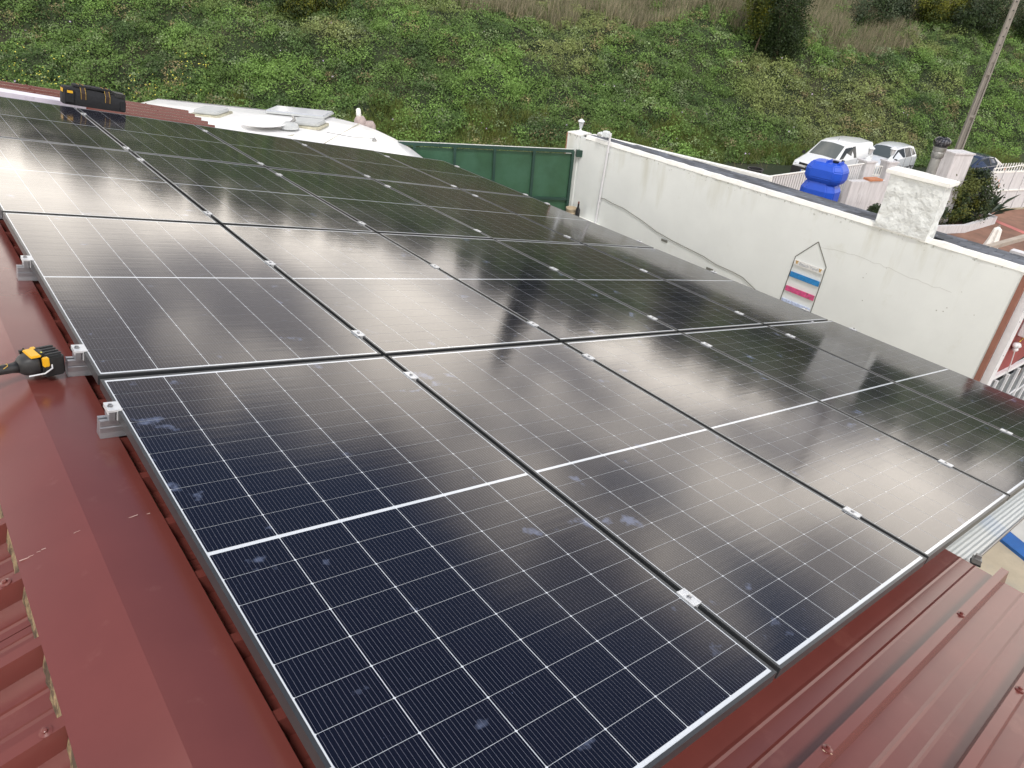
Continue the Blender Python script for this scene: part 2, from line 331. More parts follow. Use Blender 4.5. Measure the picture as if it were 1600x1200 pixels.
# solar cell: fine silver bus bars over dark blue silicon, all laminated under satin glass
def cellmat(name, base, bars=True):
    mt = bpy.data.materials.new(name); mt.use_nodes = True
    t = mt.node_tree; b = t.nodes['Principled BSDF']; lk = t.links.new
    b.inputs['Roughness'].default_value = .085; b.inputs['Specular IOR Level'].default_value = .5
    b.inputs['Specular Tint'].default_value = (1, .95, .90, 1)
    col = None
    geo = N(t, "ShaderNodeNewGeometry")
    if bars:
        uv = N(t, "ShaderNodeUVMap"); sx = N(t, "ShaderNodeSeparateXYZ"); lk(uv.outputs[0], sx.inputs[0])
        mu = N(t, "ShaderNodeMath", operation='MULTIPLY'); mu.inputs[1].default_value = 1 / .01135; lk(sx.outputs['X'], mu.inputs[0])
        fr = N(t, "ShaderNodeMath", operation='FRACT'); lk(mu.outputs[0], fr.inputs[0])
        sb = N(t, "ShaderNodeMath", operation='SUBTRACT'); sb.inputs[1].default_value = .5; lk(fr.outputs[0], sb.inputs[0])
        ab = N(t, "ShaderNodeMath", operation='ABSOLUTE'); lk(sb.outputs[0], ab.inputs[0])
        lt = N(t, "ShaderNodeMath", operation='LESS_THAN'); lt.inputs[1].default_value = .024; lk(ab.outputs[0], lt.inputs[0])
        mxn = N(t, "ShaderNodeMix", data_type='RGBA'); mxn.inputs['A'].default_value = (*base, 1); mxn.inputs['B'].default_value = (.19, .19, .225, 1)
        lk(lt.outputs[0], mxn.inputs['Factor']); col = mxn.outputs['Result']
    else:
        rgb = N(t, "ShaderNodeRGB"); rgb.outputs[0].default_value = (*base, 1); col = rgb.outputs[0]
    # hand prints, sealant smears and dust on the glass
    n = N(t, "ShaderNodeTexNoise"); n.inputs['Scale'].default_value = 8.5; n.inputs['Detail'].default_value = 5; n.inputs['Roughness'].default_value = .55
    lk(geo.outputs['Position'], n.inputs['Vector'])
    at_ = N(t, "ShaderNodeAttribute", attribute_name='handled'); at_.attribute_type = 'OBJECT'
    am = N(t, "ShaderNodeMath", operation='MULTIPLY_ADD'); am.inputs[1].default_value = .068; lk(at_.outputs['Fac'], am.inputs[0]); lk(n.outputs['Fac'], am.inputs[2])
    r = N(t, "ShaderNodeMapRange"); r.inputs['From Min'].default_value = .675; r.inputs['From Max'].default_value = .76; r.inputs['To Max'].default_value = .45
    lk(am.outputs[0], r.inputs['Value'])
    n2 = N(t, "ShaderNodeTexNoise"); n2.inputs['Scale'].default_value = 140; n2.inputs['Detail'].default_value = 2
    lk(geo.outputs['Position'], n2.inputs['Vector'])
    r2 = N(t, "ShaderNodeMapRange"); r2.inputs['From Min'].default_value = .74; r2.inputs['From Max'].default_value = .80; r2.inputs['To Max'].default_value = .30
    lk(n2.outputs['Fac'], r2.inputs['Value'])
    ad = N(t, "ShaderNodeMath", operation='MAXIMUM'); lk(r.outputs[0], ad.inputs[0]); lk(r2.outputs[0], ad.inputs[1])
    m2 = N(t, "ShaderNodeMix", data_type='RGBA'); m2.inputs['B'].default_value = (.22, .27, .42, 1)
    lk(ad.outputs[0], m2.inputs['Factor']); lk(col, m2.inputs['A']); lk(m2.outputs['Result'], b.inputs['Base Color'])
    n3 = N(t, "ShaderNodeTexNoise"); n3.inputs['Scale'].default_value = 2.0; n3.inputs['Detail'].default_value = 3
    lk(geo.outputs['Position'], n3.inputs['Vector'])
    rr = N(t, "ShaderNodeMapRange"); rr.inputs['To Min'].default_value = .05; rr.inputs['To Max'].default_value = .15
    lk(n3.outputs['Fac'], rr.inputs['Value']); lk(rr.outputs[0], b.inputs['Roughness'])
    mv = N(t, "ShaderNodeMapping"); mv.inputs['Scale'].default_value = (1.2, 14, 1.2); lk(geo.outputs['Position'], mv.inputs['Vector'])
    n4 = N(t, "ShaderNodeTexNoise"); n4.inputs['Scale'].default_value = 3; n4.inputs['Detail'].default_value = 4
    lk(mv.outputs[0], n4.inputs['Vector'])
    bp = N(t, "ShaderNodeBump"); bp.inputs['Strength'].default_value = .045; bp.inputs['Distance'].default_value = .004
    lk(n4.outputs['Fac'], bp.inputs['Height']); lk(bp.outputs[0], b.inputs['Normal'])
    return mt
M['cell'] = cellmat('solar_cell_under_glass', (.0042, .0048, .0125))
M['back'] = cellmat('white_backsheet_under_glass', (.66, .70, .74), bars=False)

# ---------------------------------------------------------------- value noise
def vnoise(x, y, seed=0):
    xi = np.floor(x).astype(np.int64); yi = np.floor(y).astype(np.int64)
    fx = x - xi; fy = y - yi; fx = fx * fx * (3 - 2 * fx); fy = fy * fy * (3 - 2 * fy)
    def h(a, b):
        n = (a * 374761393 + b * 668265263 + seed * 1442695) & 0xffffffff
        n = ((n ^ (n >> 13)) * 1274126177) & 0xffffffff
        return ((n ^ (n >> 16)) & 0xffff) / 65535.0
    return (h(xi, yi) * (1 - fx) + h(xi + 1, yi) * fx) * (1 - fy) + (h(xi, yi + 1) * (1 - fx) + h(xi + 1, yi + 1) * fx) * fy
def fbm(x, y, seed=0, o=4):
    s = 0; a = .5; t = 0
    for k in range(o):
        s = s + a * vnoise(x * 2 ** k, y * 2 ** k, seed + k * 17); t += a; a *= .5
    return s / t
def sstep(x):
    x = np.clip(x, 0, 1); return x * x * (3 - 2 * x)

GZ = -1.5        # courtyard level
SZ = -2.65       # street level
CX, CY = -0.268, -8.611
nx, ny, ex, ey = .45, .893, .893, -.45
def to_xy(D, t): return CX + nx * D + ex * t, CY + ny * D + ey * t
def hill_h(D, t, bumps=True):
    Db = 30.4 + 3.6 * sstep((t - 16) / 5)
    h = SZ + 5.5 * sstep((D - Db) / (43.3 - Db)) ** .95
    h = h + np.clip(D - 42, 0, 45) * (.285 - .085 * sstep((t + 6) / 16) + .03 * sstep((t - 20) / 20))
    if bumps:
        k = sstep((D - Db - 1) / 3.5)
        b = 1 - np.abs(2 * vnoise(t / 1.9, D / 1.5, 3) - 1); b2 = 1 - np.abs(2 * vnoise(t / .85, D / .65, 4) - 1)
        h = h + k * (1.3 * (fbm(t / 4.5, D / 3.2, 5, 2) - .5) + .75 * (b - .5) + .38 * (b2 - .5) + .3 * (fbm(t / .5, D / .4, 9, 2) - .5))
        h = h + 1.2 * sstep((D - 60) / 20) * (fbm(t / 9, D / 9, 21, 3) - .5)
    return h

def mesh_np(name, V, F, mat_, parent=None, tint=None, k=None):
    me = bpy.data.meshes.new(name)
    nf, nk = F.shape
    me.vertices.add(len(V)); me.vertices.foreach_set('co', V.astype(np.float32).ravel())
    me.loops.add(nf * nk); me.loops.foreach_set('vertex_index', F.astype(np.int32).ravel())
    me.polygons.add(nf); me.polygons.foreach_set('loop_start', np.arange(0, nf * nk, nk, dtype=np.int32))
    me.update(calc_edges=True)
    if tint is not None:
        a = me.color_attributes.new('tint', 'FLOAT_COLOR', 'POINT')
        c = np.ones((len(V), 4), np.float32); c[:, :3] = tint
        a.data.foreach_set('color', c.ravel())
    me.materials.append(mat_)
    o = bpy.data.objects.new(name, me); COL.objects.link(o)
    if parent: o.parent = parent
    return o

def leaf_geo(P, size, rng, upbias=.6, nrm=None, asp=.6):
    """diamond leaves (one quad each) at P"""
    n = len(P)
    a = rng.normal(size=(n, 3)); a /= np.linalg.norm(a, axis=1)[:, None]
    nn = rng.normal(size=(n, 3)); nn[:, 2] += upbias * 2
    if nrm is not None: nn += nrm * 1.2
    nn /= np.linalg.norm(nn, axis=1)[:, None]
    a -= nn * (a * nn).sum(1)[:, None]; a /= np.linalg.norm(a, axis=1)[:, None] + 1e-9
    b = np.cross(nn, a)
    s = (size * rng.uniform(.6, 1.4, n))[:, None]
    V = np.stack([P - a * s * .5, P + b * s * asp * .5, P + a * s * .5 + nn * s * .08, P - b * s * asp * .5], 1).reshape(-1, 3)
    F = np.arange(4 * n).reshape(n, 4)
    return V, F
def blade_geo(P, height, width, rng, lean=.3):
    n = len(P); az = rng.uniform(0, 2 * PI, n); ln = rng.normal(0, lean, (n, 2))
    h = height * rng.uniform(.5, 1.25, n)
    w_ = np.stack([np.cos(az), np.sin(az), np.zeros(n)], 1) * (width * .5)
    tip = P + np.stack([ln[:, 0] * h, ln[:, 1] * h, h], 1)
    V = np.stack([P - w_, P + w_, tip], 1).reshape(-1, 3)
    return V, np.arange(3 * n).reshape(n, 3)

# ================================================================= SETTING
def quad_sheet(name, pts, z, mat_, kind='structure'):
    o = MB().add([(x, y, z) for x, y in pts], [tuple(range(len(pts)))]).build(name, mat_)
    return tag(o, kind=kind)
quad_sheet('ground', [(-300, -300), (400, -300), (400, 400), (-300, 400)], SZ - .02, M['ground'])
# street between fence and bank
def DT(D, t): return to_xy(D, t)
quad_sheet('street', [DT(20.0, -60), DT(20.0, 0), (20, 0), (34, -1.2), (60, -12), (90, -24), DT(34.2, 110), DT(34.2, 21), DT(30.6, 15), DT(30.6, -60)], SZ - .012, M['asphalt'])
cyp = [(13, -14), (45, -14), (45, -3.5), (33.9, -.35), (27, .75), (19.4, 2.85), (13, 2.9)]
cy_ = MB().extr(cyp, 'z', SZ - .3, GZ - .006).build('courtyard', M['paving']); tag(cy_, kind='structure')
ys = MB().box(-14, 12.2, -14, 8.2, SZ, .2).build('yard_ground', M['sand']); tag(ys, kind='structure')
# pink line on the courtyard
MB().extr([(29.2, -2.9), (30.6, -.35), (30.85, -.45), (29.5, -3.0)], 'z', GZ - .003, GZ + .002).build('painted_line', M['pink'])
tag(bpy.data.objects['painted_line'], 'faded pink painted line on the red-brown courtyard', 'painted line')

# hillside terrain
Dg = np.concatenate([np.arange(29.2, 47, .3), np.arange(47, 100, 1.2), [110, 130, 160, 220]])
tg = np.arange(-70, 130.1, .45)
DD, TT = np.meshgrid(Dg, tg, indexing='ij')
HH = hill_h(np.minimum(DD, 100), TT); HH = np.where(DD < 29.6, SZ - .3, HH)
XX, YY = to_xy(DD, TT)
V = np.stack([XX, YY, HH], -1).reshape(-1, 3)
a_, b_ = DD.shape; idx = np.arange(a_ * b_).reshape(a_, b_)
F = np.stack([idx[:-1, :-1], idx[:-1, 1:], idx[1:, 1:], idx[1:, :-1]], -1).reshape(-1, 4)
M['hill'] = mat('hillside_soil_and_grass', (.022, .034, .012), .95, var=.4, vscale=.5, stain=((.06, .055, .03), .35, .5, .62, .6))
hill = mesh_np('hillside', V, F, M['hill']); tag(hill, kind='structure')
for p in hill.data.polygons: p.use_smooth = True

rng = np.random.default_rng(11)
def tmin(D): return -.45 * D
def tmax(D): return 1.12 * D
# --- bramble leaves covering the bank
def tints(D, t, n, rng):
    p1 = fbm(t / 3.5, D / 2.5, 31, 3); p2 = fbm(t / 1.3, D / 1.0, 37, 3); p3 = fbm(t / 6, D / 3, 41, 2)
    base = np.array([.052, .084, .025])[None] * np.ones((n, 1))
    grn = np.array([.090, .150, .036]); olive = np.array([.112, .130, .048]); dark = np.array([.030, .052, .020]); grey = np.array([.115, .135, .080]); brown = np.array([.13, .095, .055])
    def mixc(c, col, k): return c * (1 - k[:, None]) + col * k[:, None]
    c = mixc(base, grn, .25 + .55 * sstep((p1 - .40) / .25))
    c = mixc(c, dark, .75 * sstep((.44 - p2) / .14))
    c = mixc(c, olive, .9 * sstep((p3 - .52) / .16))
    c = mixc(c, grey, .6 * (rng.random(n) < .10))
    c = mixc(c, brown, .7 * (rng.random(n) < .03 + .10 * sstep((fbm(t / 2, D / 1.6, 51, 2) - .6) / .1)))
    return 2.4 * c * rng.uniform(.72, 1.28, n)[:, None]
NCL = 7600
D = 30.4 + 17.0 * rng.random(NCL); t = tmin(D) + (tmax(D) - tmin(D)) * rng.random(NCL) ** 1.1
kk = D > 30.8 + 3.2 * sstep((t - 15) / 5); D = D[kk]; t = t[kk]; NCL = len(D)
rad = rng.uniform(.14, .50, NCL) ** 1.0 * (1 + .35 * (fbm(t / 3, D / 3, 111, 2) - .5) * 2)
X, Y = to_xy(D, t); Z = hill_h(D, t) + rad * rng.uniform(-.15, .55, NCL)
ct = tints(D, t, NCL, rng)
per = np.clip((rad / .35) ** 1.6 * 82, 25, 170).astype(int)
per = (per * 1.15).astype(int); ii = np.repeat(np.arange(NCL), per); n_ = len(ii)
d = rng.normal(size=(n_, 3)); d += np.array([-nx, -ny, .9]) * .55; d /= np.linalg.norm(d, axis=1)[:, None]
lump = .72 + .42 * vnoise(d[:, 0] * 2.4 + ii * 1.7, d[:, 2] * 2.4 + d[:, 1] * 1.9, 7)
rr_ = (rad[ii] * lump * rng.uniform(.72, 1.08, n_))[:, None]
P = np.stack([X, Y, Z], 1)[ii] + d * rr_ * [1.25, 1.25, .85]
lc = ct[ii] * rng.uniform(.7, 1.35, n_)[:, None]
sz = .072 + .03 * rng.random(n_)
V, F = leaf_geo(P, sz, rng, upbias=.25, nrm=d)
o = mesh_np('bramble_thicket', V, F, M['leaf'], tint=np.repeat(lc, 4, 0)); tag(o, 'dense green bramble thicket covering the bank behind the cars', 'brambles', kind='stuff')
NL = 300000
D = 30.2 + 17 * rng.random(NL); t = tmin(D) + (tmax(D) - tmin(D)) * rng.random(NL) ** 1.1
kk = D > 30.4 + 3.4 * sstep((t - 15) / 5); D = D[kk]; t = t[kk]; NL = len(D)
X, Y = to_xy(D, t); V, F = leaf_geo(np.stack([X, Y, hill_h(D, t) + .03 + .15 * rng.random(NL)], 1), .085, rng, upbias=.4, nrm=np.array([[-nx, -ny, .4]]))
o = mesh_np('low_undergrowth', V, F, M['leaf'], tint=np.repeat(tints(D, t, NL, rng) * .9, 4, 0)); tag(o, 'low leafy undergrowth between the bramble mounds', 'undergrowth', kind='stuff')
# thin arching stems over the thicket
NS = 900
D = 31.5 + 12 * rng.random(NS); t = tmin(D) + (tmax(D) - tmin(D)) * rng.random(NS)
X, Y = to_xy(D, t); h0 = hill_h(D, t) + .25
V, F = blade_geo(np.stack([X, Y, h0], 1), .75, .022, rng, .75)
o = mesh_np('bramble_stems', V, F, M['leaf'], tint=np.repeat(np.array([[.22, .20, .10]]) * rng.uniform(.5, 1.3, NS)[:, None], 3, 0)); tag(o, 'pale dry bramble stems sticking out of the thicket', 'stems', kind='stuff')
# coarse ground cover further up and out of frame
NL = 120000
D = 44 + 50 * rng.random(NL); t = -60 + 170 * rng.random(NL)
h0 = hill_h(D, t); X, Y = to_xy(D, t)
V, F = leaf_geo(np.stack([X, Y, h0 + .25 * rng.random(NL)], 1), .45, rng, upbias=.5)
o = mesh_np('hilltop_scrub', V, F, M['leaf'], tint=np.repeat(tints(D, t, NL, rng), 4, 0)); tag(o, 'low green scrub on the upper hillside above the bank', 'scrub', kind='stuff')
# --- green grass at the foot of the bank
NG = 150000
D = 29.4 + 6.0 * rng.random(NG) ** 1.2; t = -16 + 62 * rng.random(NG); kk = D > 29.4 + 4.3 * sstep((t - 16) / 4); D = D[kk]; t = t[kk]
k = fbm(t / 2.2, D / 1.4, 81, 3) > .34 + .045 * (D - 30); D = D[k]; t = t[k]
h0 = np.where(D < 30.2, SZ, hill_h(D, t)); X, Y = to_xy(D, t)
V, F = blade_geo(np.stack([X, Y, h0], 1), .6, .035, rng, .35)
c = np.array([.125, .190, .050])[None] * rng.uniform(.6, 1.5, len(D))[:, None] * np.stack([1 + .5 * fbm(t, D, 5), np.ones(len(D)), np.ones(len(D))], 1)
o = mesh_np('tall_green_grass', V, F, M['leaf'], tint=np.repeat(c, 3, 0)); tag(o, 'tall fresh green grass at the foot of the bank', 'grass', kind='stuff')
# --- dry brown grass on the crest
NG = 210000
D = 41.2 + 9 * rng.random(NG); t = -2 + 52 * rng.random(NG)
edge = 41.8 + 3.2 * (fbm(t / 3, D * 0, 91, 3) - .5) * 2 + 2.2 * sstep((12 - t) / 10)
k = (D > edge) & (fbm(t / 1.6, D / 1.6, 95, 3) > .40) & ((t < 36) | (D > 46)); D = D[k]; t = t[k]
X, Y = to_xy(D, t); h0 = hill_h(D, t)
V, F = blade_geo(np.stack([X, Y, h0], 1), .95, .030, rng, .22)
V = V.reshape(-1, 3, 3); V[:, 2, 0] += .12; V = V.reshape(-1, 3)
c = np.array([.31, .275, .185])[None] * rng.uniform(.55, 1.5, len(D))[:, None]
gm = rng.random(len(D)) < .22; c[gm] = np.array([.085, .13, .035]) * rng.uniform(.7, 1.3, gm.sum())[:, None]
o = mesh_np('dry_grass', V, F, M['leaf'], tint=np.repeat(c, 3, 0)); tag(o, 'tall dry brown grass along the top of the bank', 'grass', kind='stuff')
# --- flowers
def flowers(name, n, Dr, tr, mat_, label, size=.075, th=.5):
    D = Dr[0] + (Dr[1] - Dr[0]) * rng.random(n); t = tr[0] + (tr[1] - tr[0]) * rng.random(n)
    k = fbm(t / 1.2, D / 1.2, 101, 2) > th; D = D[k]; t = t[k]
    X, Y = to_xy(D, t); h0 = hill_h(D, t) + .15 + .5 * rng.random(len(D))
    V, F = leaf_geo(np.stack([X, Y, h0], 1), size, rng, upbias=.2, nrm=np.array([[-nx, -ny, .4]]), asp=1)
    o = mesh_np(name, V, F, mat_); tag(o, label, 'flowers', kind='stuff')
flowers('yellow_flowers', 1300, (33.0, 37.0), (-17.5, -5.5), M['flower_y'], 'small yellow flowers in the grass beyond the tool bag', .048, .45)
flowers('lilac_flowers', 150, (33, 40), (-17, 34), M['flower_p'], 'scattered pale lilac flower heads among the brambles', .09, .5)

# --- trees and shrubs with leaf crowns
def foliage_thing(name, loc, lobes, n, leaf, cols, label, cat, trunk=None, seed=1, group=None):
    rg = np.random.default_rng(seed)
    root = empty(name, loc, label=label, cat=cat, group=group)
    vol = np.array([l[3] * l[4] * l[5] for l in lobes]); cnt = (n * vol ** .67 / (vol ** .67).sum()).astype(int)
    Ps = []; Cs = []; Ns = []
    for (cx, cy, cz, rx, ry, rz), m_ in zip(lobes, cnt):
        # secondary clumps on the surface of each lobe
        kc = max(10, int(34 * (rx * ry * rz) ** .33))
        d = rg.normal(size=(kc, 3)); d /= np.linalg.norm(d, axis=1)[:, None]
        cc = d * rg.uniform(.62, 1.0, kc)[:, None] * [rx, ry, rz]
        pick = rg.integers(0, kc, m_); q = rg.normal(size=(m_, 3)) * .17 * np.array([rx, ry, rz]) + cc[pick]
        Ps.append(q + [cx, cy, cz]); Ns.append(q / (np.linalg.norm(q, axis=1)[:, None] + 1e-6))
        ci = rg.integers(0, len(cols), kc); Cs.append(np.array(cols)[ci[pick]] * rg.uniform(.6, 1.45, m_)[:, None])
    P = np.concatenate(Ps); Nn = np.concatenate(Ns); Cc = np.concatenate(Cs)
    V, F = leaf_geo(P, leaf, rg, upbias=.3, nrm=Nn)
    mesh_np('crown', V, F, M['leaf'], parent=root, tint=np.repeat(Cc, 4, 0))
    if trunk:
        mb = MB()
        for (p0, p1, ra, rb) in trunk:
            p0 = Vector(p0); p1 = Vector(p1); q = (p0 + p1) / 2 + Vector((.06, -.05, 0)) * (p1 - p0).length
            mb.tube([p0, q, p1], [ra, (ra + rb) / 2, rb], 7)
        mb.build('trunk', M['bark'], root, smooth=True)
    return root
DKG = [(.022, .040, .012), (.035, .060, .016), (.03, .052, .018)]
YLG = [(.15, .16, .02), (.10, .13, .02), (.06, .085, .02)]
OLV = [(.07, .095, .05), (.05, .075, .04), (.09, .11, .065)]
def on_hill(D, t, dz=0): x, y = to_xy(D, t); return (x, y, float(hill_h(np.array([D]), np.array([t]))[0]) + dz)  # D and t of the trees below were worked out from image pixels
foliage_thing('bushy_tree', on_hill(40.5, 24.9), [(0, 0, 3.4, 1.5, 1.5, 2.6), (.3, -.3, 1.6, 1.1, 1.1, 1.6), (0, .1, 5.6, 1.1, 1.1, 1.8)], 30000, .10, DKG, 'tall dense dark green tree standing on the crest of the bank', 'tree',
              [((0, 0, -.3), (0, 0, 4), .16, .06), ((0, 0, 1.5), (.8, .2, 3.6), .06, .02), ((0, 0, 1.2), (-.8, -.1, 3.2), .06, .02)], 3)
foliage_thing('climbing_shrub', on_hill(40.6, 23.6), [(0, .1, 3.6, .75, .8, 2.0), (.1, 0, 2.2, .6, .6, 1.2)], 9000, .10, YLG, 'yellow-green shrub leaning on the left side of the dark tree', 'shrub', [((0, 0, -.3), (.1, 0, 3.0), .07, .02)], 4)
foliage_thing('yellow_green_shrub', on_hill(40.6, -1.5), [(0, 0, 1.1, 1.4, 1.2, 1.2), (1.3, -.4, .8, .9, .9, .9)], 11000, .10, YLG + DKG[:1], 'yellow-green shrub at the top of the bank above the motorhome', 'shrub', [((0, 0, -.3), (0, 0, 1.2), .08, .03)], 5)
foliage_thing('olive_shrub', on_hill(45.8, 35.2), [(0, 0, .9, 2.3, 1.6, 1.3), (1.8, .2, 1.4, 1.4, 1.3, 1.2)], 12000, .12, OLV + DKG, 'grey-green shrub behind the dry grass left of the yellow bush', 'shrub', [((0, 0, -.3), (0, 0, 1), .1, .04)], 6)
foliage_thing('yellow_bush', on_hill(45.2, 39.6), [(0, 0, 1.5, 1.9, 1.4, 1.3)], 11000, .11, YLG, 'yellow flowering bush near the top of the leaning pole', 'bush', [((0, 0, -.3), (0, 0, 1.3), .08, .03)], 7)
foliage_thing('olive_tree', on_hill(44.0, 42.0), [(0, 0, 2.0, 2.2, 1.8, 1.9), (-1.4, 0, 1.1, 1.5, 1.3, 1.2)], 17000, .11, OLV + DKG[1:], 'rounded grey-green olive tree left of the top of the pole', 'tree', [((0, 0, -.3), (0, 0, 2.2), .14, .06)], 8)
foliage_thing('dark_tree', on_hill(44.2, 47.2), [(0, 0, 2.0, 2.6, 2.0, 2.2), (1.8, 0, 1.0, 1.6, 1.4, 1.2)], 17000, .11, DKG + OLV[:1], 'dark green tree right of the top of the pole', 'tree', [((0, 0, -.3), (0, 0, 2.2), .14, .06)], 9)
# far skyline trees (seen in the glass of the panels)
lob = []; rs = random.Random(3)
for i in range(46):
    az = -5 + 95 * i / 46 + rs.uniform(-1, 1); az = math.radians(az)
    Dv = rs.uniform(78, 88); dirn = nx * math.sin(az) + ny * math.cos(az); r_ = Dv / dirn
    if r_ > 190: continue
    x = CX + r_ * math.sin(az); y = CY + r_ * math.cos(az); tv = (x - CX) * ex + (y - CY) * ey
    hz = float(hill_h(np.array([Dv]), np.array([tv]))[0]); rr = rs.uniform(.8, 2.2)
    lob.append((x, y, hz + rr * .7, rr * 1.2, rr * 1.2, rr))
wood = None
rg = np.random.default_rng(5); Ps = []
for l in lob:
    q = rg.normal(size=(900, 3)); q /= np.linalg.norm(q, axis=1)[:, None]; q *= rg.uniform(.6, 1, 900)[:, None]
    Ps.append(q * [l[3], l[4], l[5]] + [l[0], l[1], l[2]])
P = np.concatenate(Ps); V, F = leaf_geo(P, .9, rg, .3)
o = mesh_np('far_woodland', V, F, M['leaf'], tint=np.repeat(np.array([[.035, .055, .018]]) * rg.uniform(.6, 1.5, len(P))[:, None], 4, 0))
tag(o, 'far tree line on top of the hill', 'woodland', kind='stuff')
x, y = to_xy(66, 24); hz = float(hill_h(np.array([66.]), np.array([24.]))[0])
foliage_thing('cypress_tree', (x, y, hz), [(0, 0, 4, 1.5, 1.5, 4.2), (0, 0, 8, 1.0, 1.0, 3.6)], 9000, .35, DKG, 'tall slim cypress on the hilltop above the bank', 'tree', [((0, 0, -.3), (0, 0, 8), .2, .05)], 12)

# ================================================================= RED HOUSE ROOF
RU, RH = -.165, -.10
ridge = G(RU, 0, RH)
roof = empty('red_metal_roof', (ridge.x, 0, ridge.z), label='red-brown ribbed metal roof with ridge cap under the solar panels', cat='roof')
VN, VF = 9.6, -2.0            # near and far end (v)
P0 = 8.385
PD = .054                     # rib height above the pans
def rib_profile(v0, v1):
    """points (v,h) across the ribs; h relative to the rib-top plane"""
    pts = []; k = math.floor((v0 - P0) / .25) - 1
    while P0 + .25 * k - .04 < v1:
        c = P0 + .25 * k
        steps = [(-.024, -PD), (-.016, 0), (.013, 0), (.022, -PD)]
        if c > 0: steps += [(.084, -PD), (.094, -PD + .0025), (.102, -PD), (.148, -PD), (.156, -PD + .0025), (.164, -PD)]
        for dv, h in steps:
            if v0 < c + dv < v1: pts.append((c + dv, h))
        k += 1
    return [(v0, -PD)] + pts + [(v1, -PD)]
def roof_sheet(v0, v1, u0, u1, sgn):
    pr = rib_profile(v0, v1); top = [(-v, h) for v, h in pr]; bot = [(-v, h - .03) for v, h in pr[::-1]]
    mb = MB(); mb.extr(top + bot, 'x', sgn * u0, sgn * u1)
    # polygon end caps are concave: rebuild as quads
    n = len(pr); mb.f = mb.f[:-2]; mb.mi = mb.mi[:-2]; tot = 2 * n
    for off in (0, tot):
        for i in range(n - 1):
            mb.f.append((off + i, off + i + 1, off + tot - 2 - i, off + tot - 1 - i)); mb.mi.append(0)
    o = mb.build('roof_sheet', M['roof'], roof, rot=(0, sgn * TILT, 0))
    return o
edges = [-2.0, -.99, .01, 1.01, 2.01, 3.01, 4.01, 5.01, 6.01, 7.01, 8.01, 9.01, 9.6]
HB = -.008   # rib tops sit this far below the cap line
for a, b in zip(edges[:-1], edges[1:]):
    for sgn in (1, -1):
        o = roof_sheet(a + .0015, b - .0015, .06, 3.03 if sgn > 0 else 3.0, sgn)
        o.location = (HB * sgn * math.sin(TILT), 0, HB * math.cos(TILT))
# ridge caps (each a folded sheet lapping over the next)
def cap(v0, v1, lift):
    mb = MB(); hw = .178; th = .0016
    for sgn in (1, -1):
        c, s = math.cos(TILT), math.sin(TILT)
        def q(d, h): return (sgn * (d * c + h * s), -d * s + h * c)
        z0_ = (0, lift * c); z1_ = (0, (lift - th) * c)
        pr = [z0_, q(hw * .5, lift - .0005), q(hw, lift - .001), q(hw + .002, lift - .010), q(hw, lift - .010 - th), q(hw - .004, lift - th - .002), z1_]
        n = len(pr)
        vs = [(p[0], -v, p[1]) for v in (v0, v1) for p in pr]
        mb.add(vs, [(i, i + 1, n + i + 1, n + i) for i in range(n - 1)])
    return mb.build('ridge_cap', M['cap'], roof)
cap(VF, 2.9, 0); cap(2.86, 6.87, .0025); cap(6.85, VN, .005)
# bare scratched metal along the lap of the ridge cap
M['scr'] = mat('scratched_edge', (.50, .33, .28), .6)
mb = MB(); rs = random.Random(5)
for sgn in (1, -1):
    for i in range(6 if sgn < 0 else 4):
        u = rs.uniform(.02, .160); l_ = rs.uniform(.004, .034)
        x = sgn * u * math.cos(TILT); z = -u * math.sin(TILT) + .0050
        mb.cbox((x, -6.849 + rs.uniform(-.0015, .0015), z), (l_, rs.uniform(.0008, .0026), .0008), rs.uniform(-.05, .05))
mb.build('scratched_edge', M['scr'], roof)
# foam fillers between the ribs under the cap edges
def ribc(v0, v1):
    k = math.ceil((v0 - P0) / .25); r = []
    while P0 + .25 * k < v1: r.append(P0 + .25 * k); k += 1
    return r
for c in ribc(3.0, 9.2):
    for sgn in (1, -1):
        if sgn < 0 and c < 5.6: continue
        mb = MB(); rs = random.Random(int(c * 100) + sgn); n = 12
        for row in range(2):
            vs = []; 
        u0 = .155; w0 = .030
        ptsT = []
        for i in range(n + 1):
            v = c + .024 + (.25 - .050) * i / n
            ptsT.append((v, u0 + w0 + rs.uniform(-.0015, .0025), -.007 - rs.uniform(0, .002)))
        vs = []
        for v, ue, hz in ptsT:
            vs += [(sgn * u0, -v, hz + .002), (sgn * (ue - .006), -v, hz - .006), (sgn * (ue + .020 + rs.uniform(0, .003)), -v, HB - PD + .0015)]
        fs = []
        for i in range(n):
            a = i * 3
            fs += [(a, a + 1, a + 4, a + 3), (a + 1, a + 2, a + 5, a + 4)]
        mb.add(vs, fs).build('foam_filler', M['foam'], roof, rot=(0, sgn * TILT, 0))
# screws with washers
sc_m = None
def screw(sgn, d, v):
    global sc_m
    if sc_m is None:
        mb = MB(); mb.lathe((0, 0, 0), [(.013, 0), (.0135, .0025), (.008, .004), (.0075, .0042)], 14); mb.lathe((0, 0, 0), [(.0062, .004), (.0062, .010), (.0045, .011)], 6)
        o = mb.build('screw', M['roof'], roof, smooth=True); sc_m = o
    else: o = dup(sc_m, roof)
    c, s = math.cos(TILT), math.sin(TILT); h = HB + .0005
    o.location = (sgn * (d * c + h * s), -v, -d * s + h * c); o.rotation_euler = (rnd.uniform(-.04, .04), sgn * TILT, rnd.uniform(0, 1))
for d, v in ((2.43, 8.385), (1.333, 8.385), (2.19, 8.635), (1.35, 8.885), (2.4, 8.885), (2.3, 9.135)): screw(1, d, v)
for v in (6.385, 6.885, 7.385, 7.885, 8.385): screw(-1, .216, v)
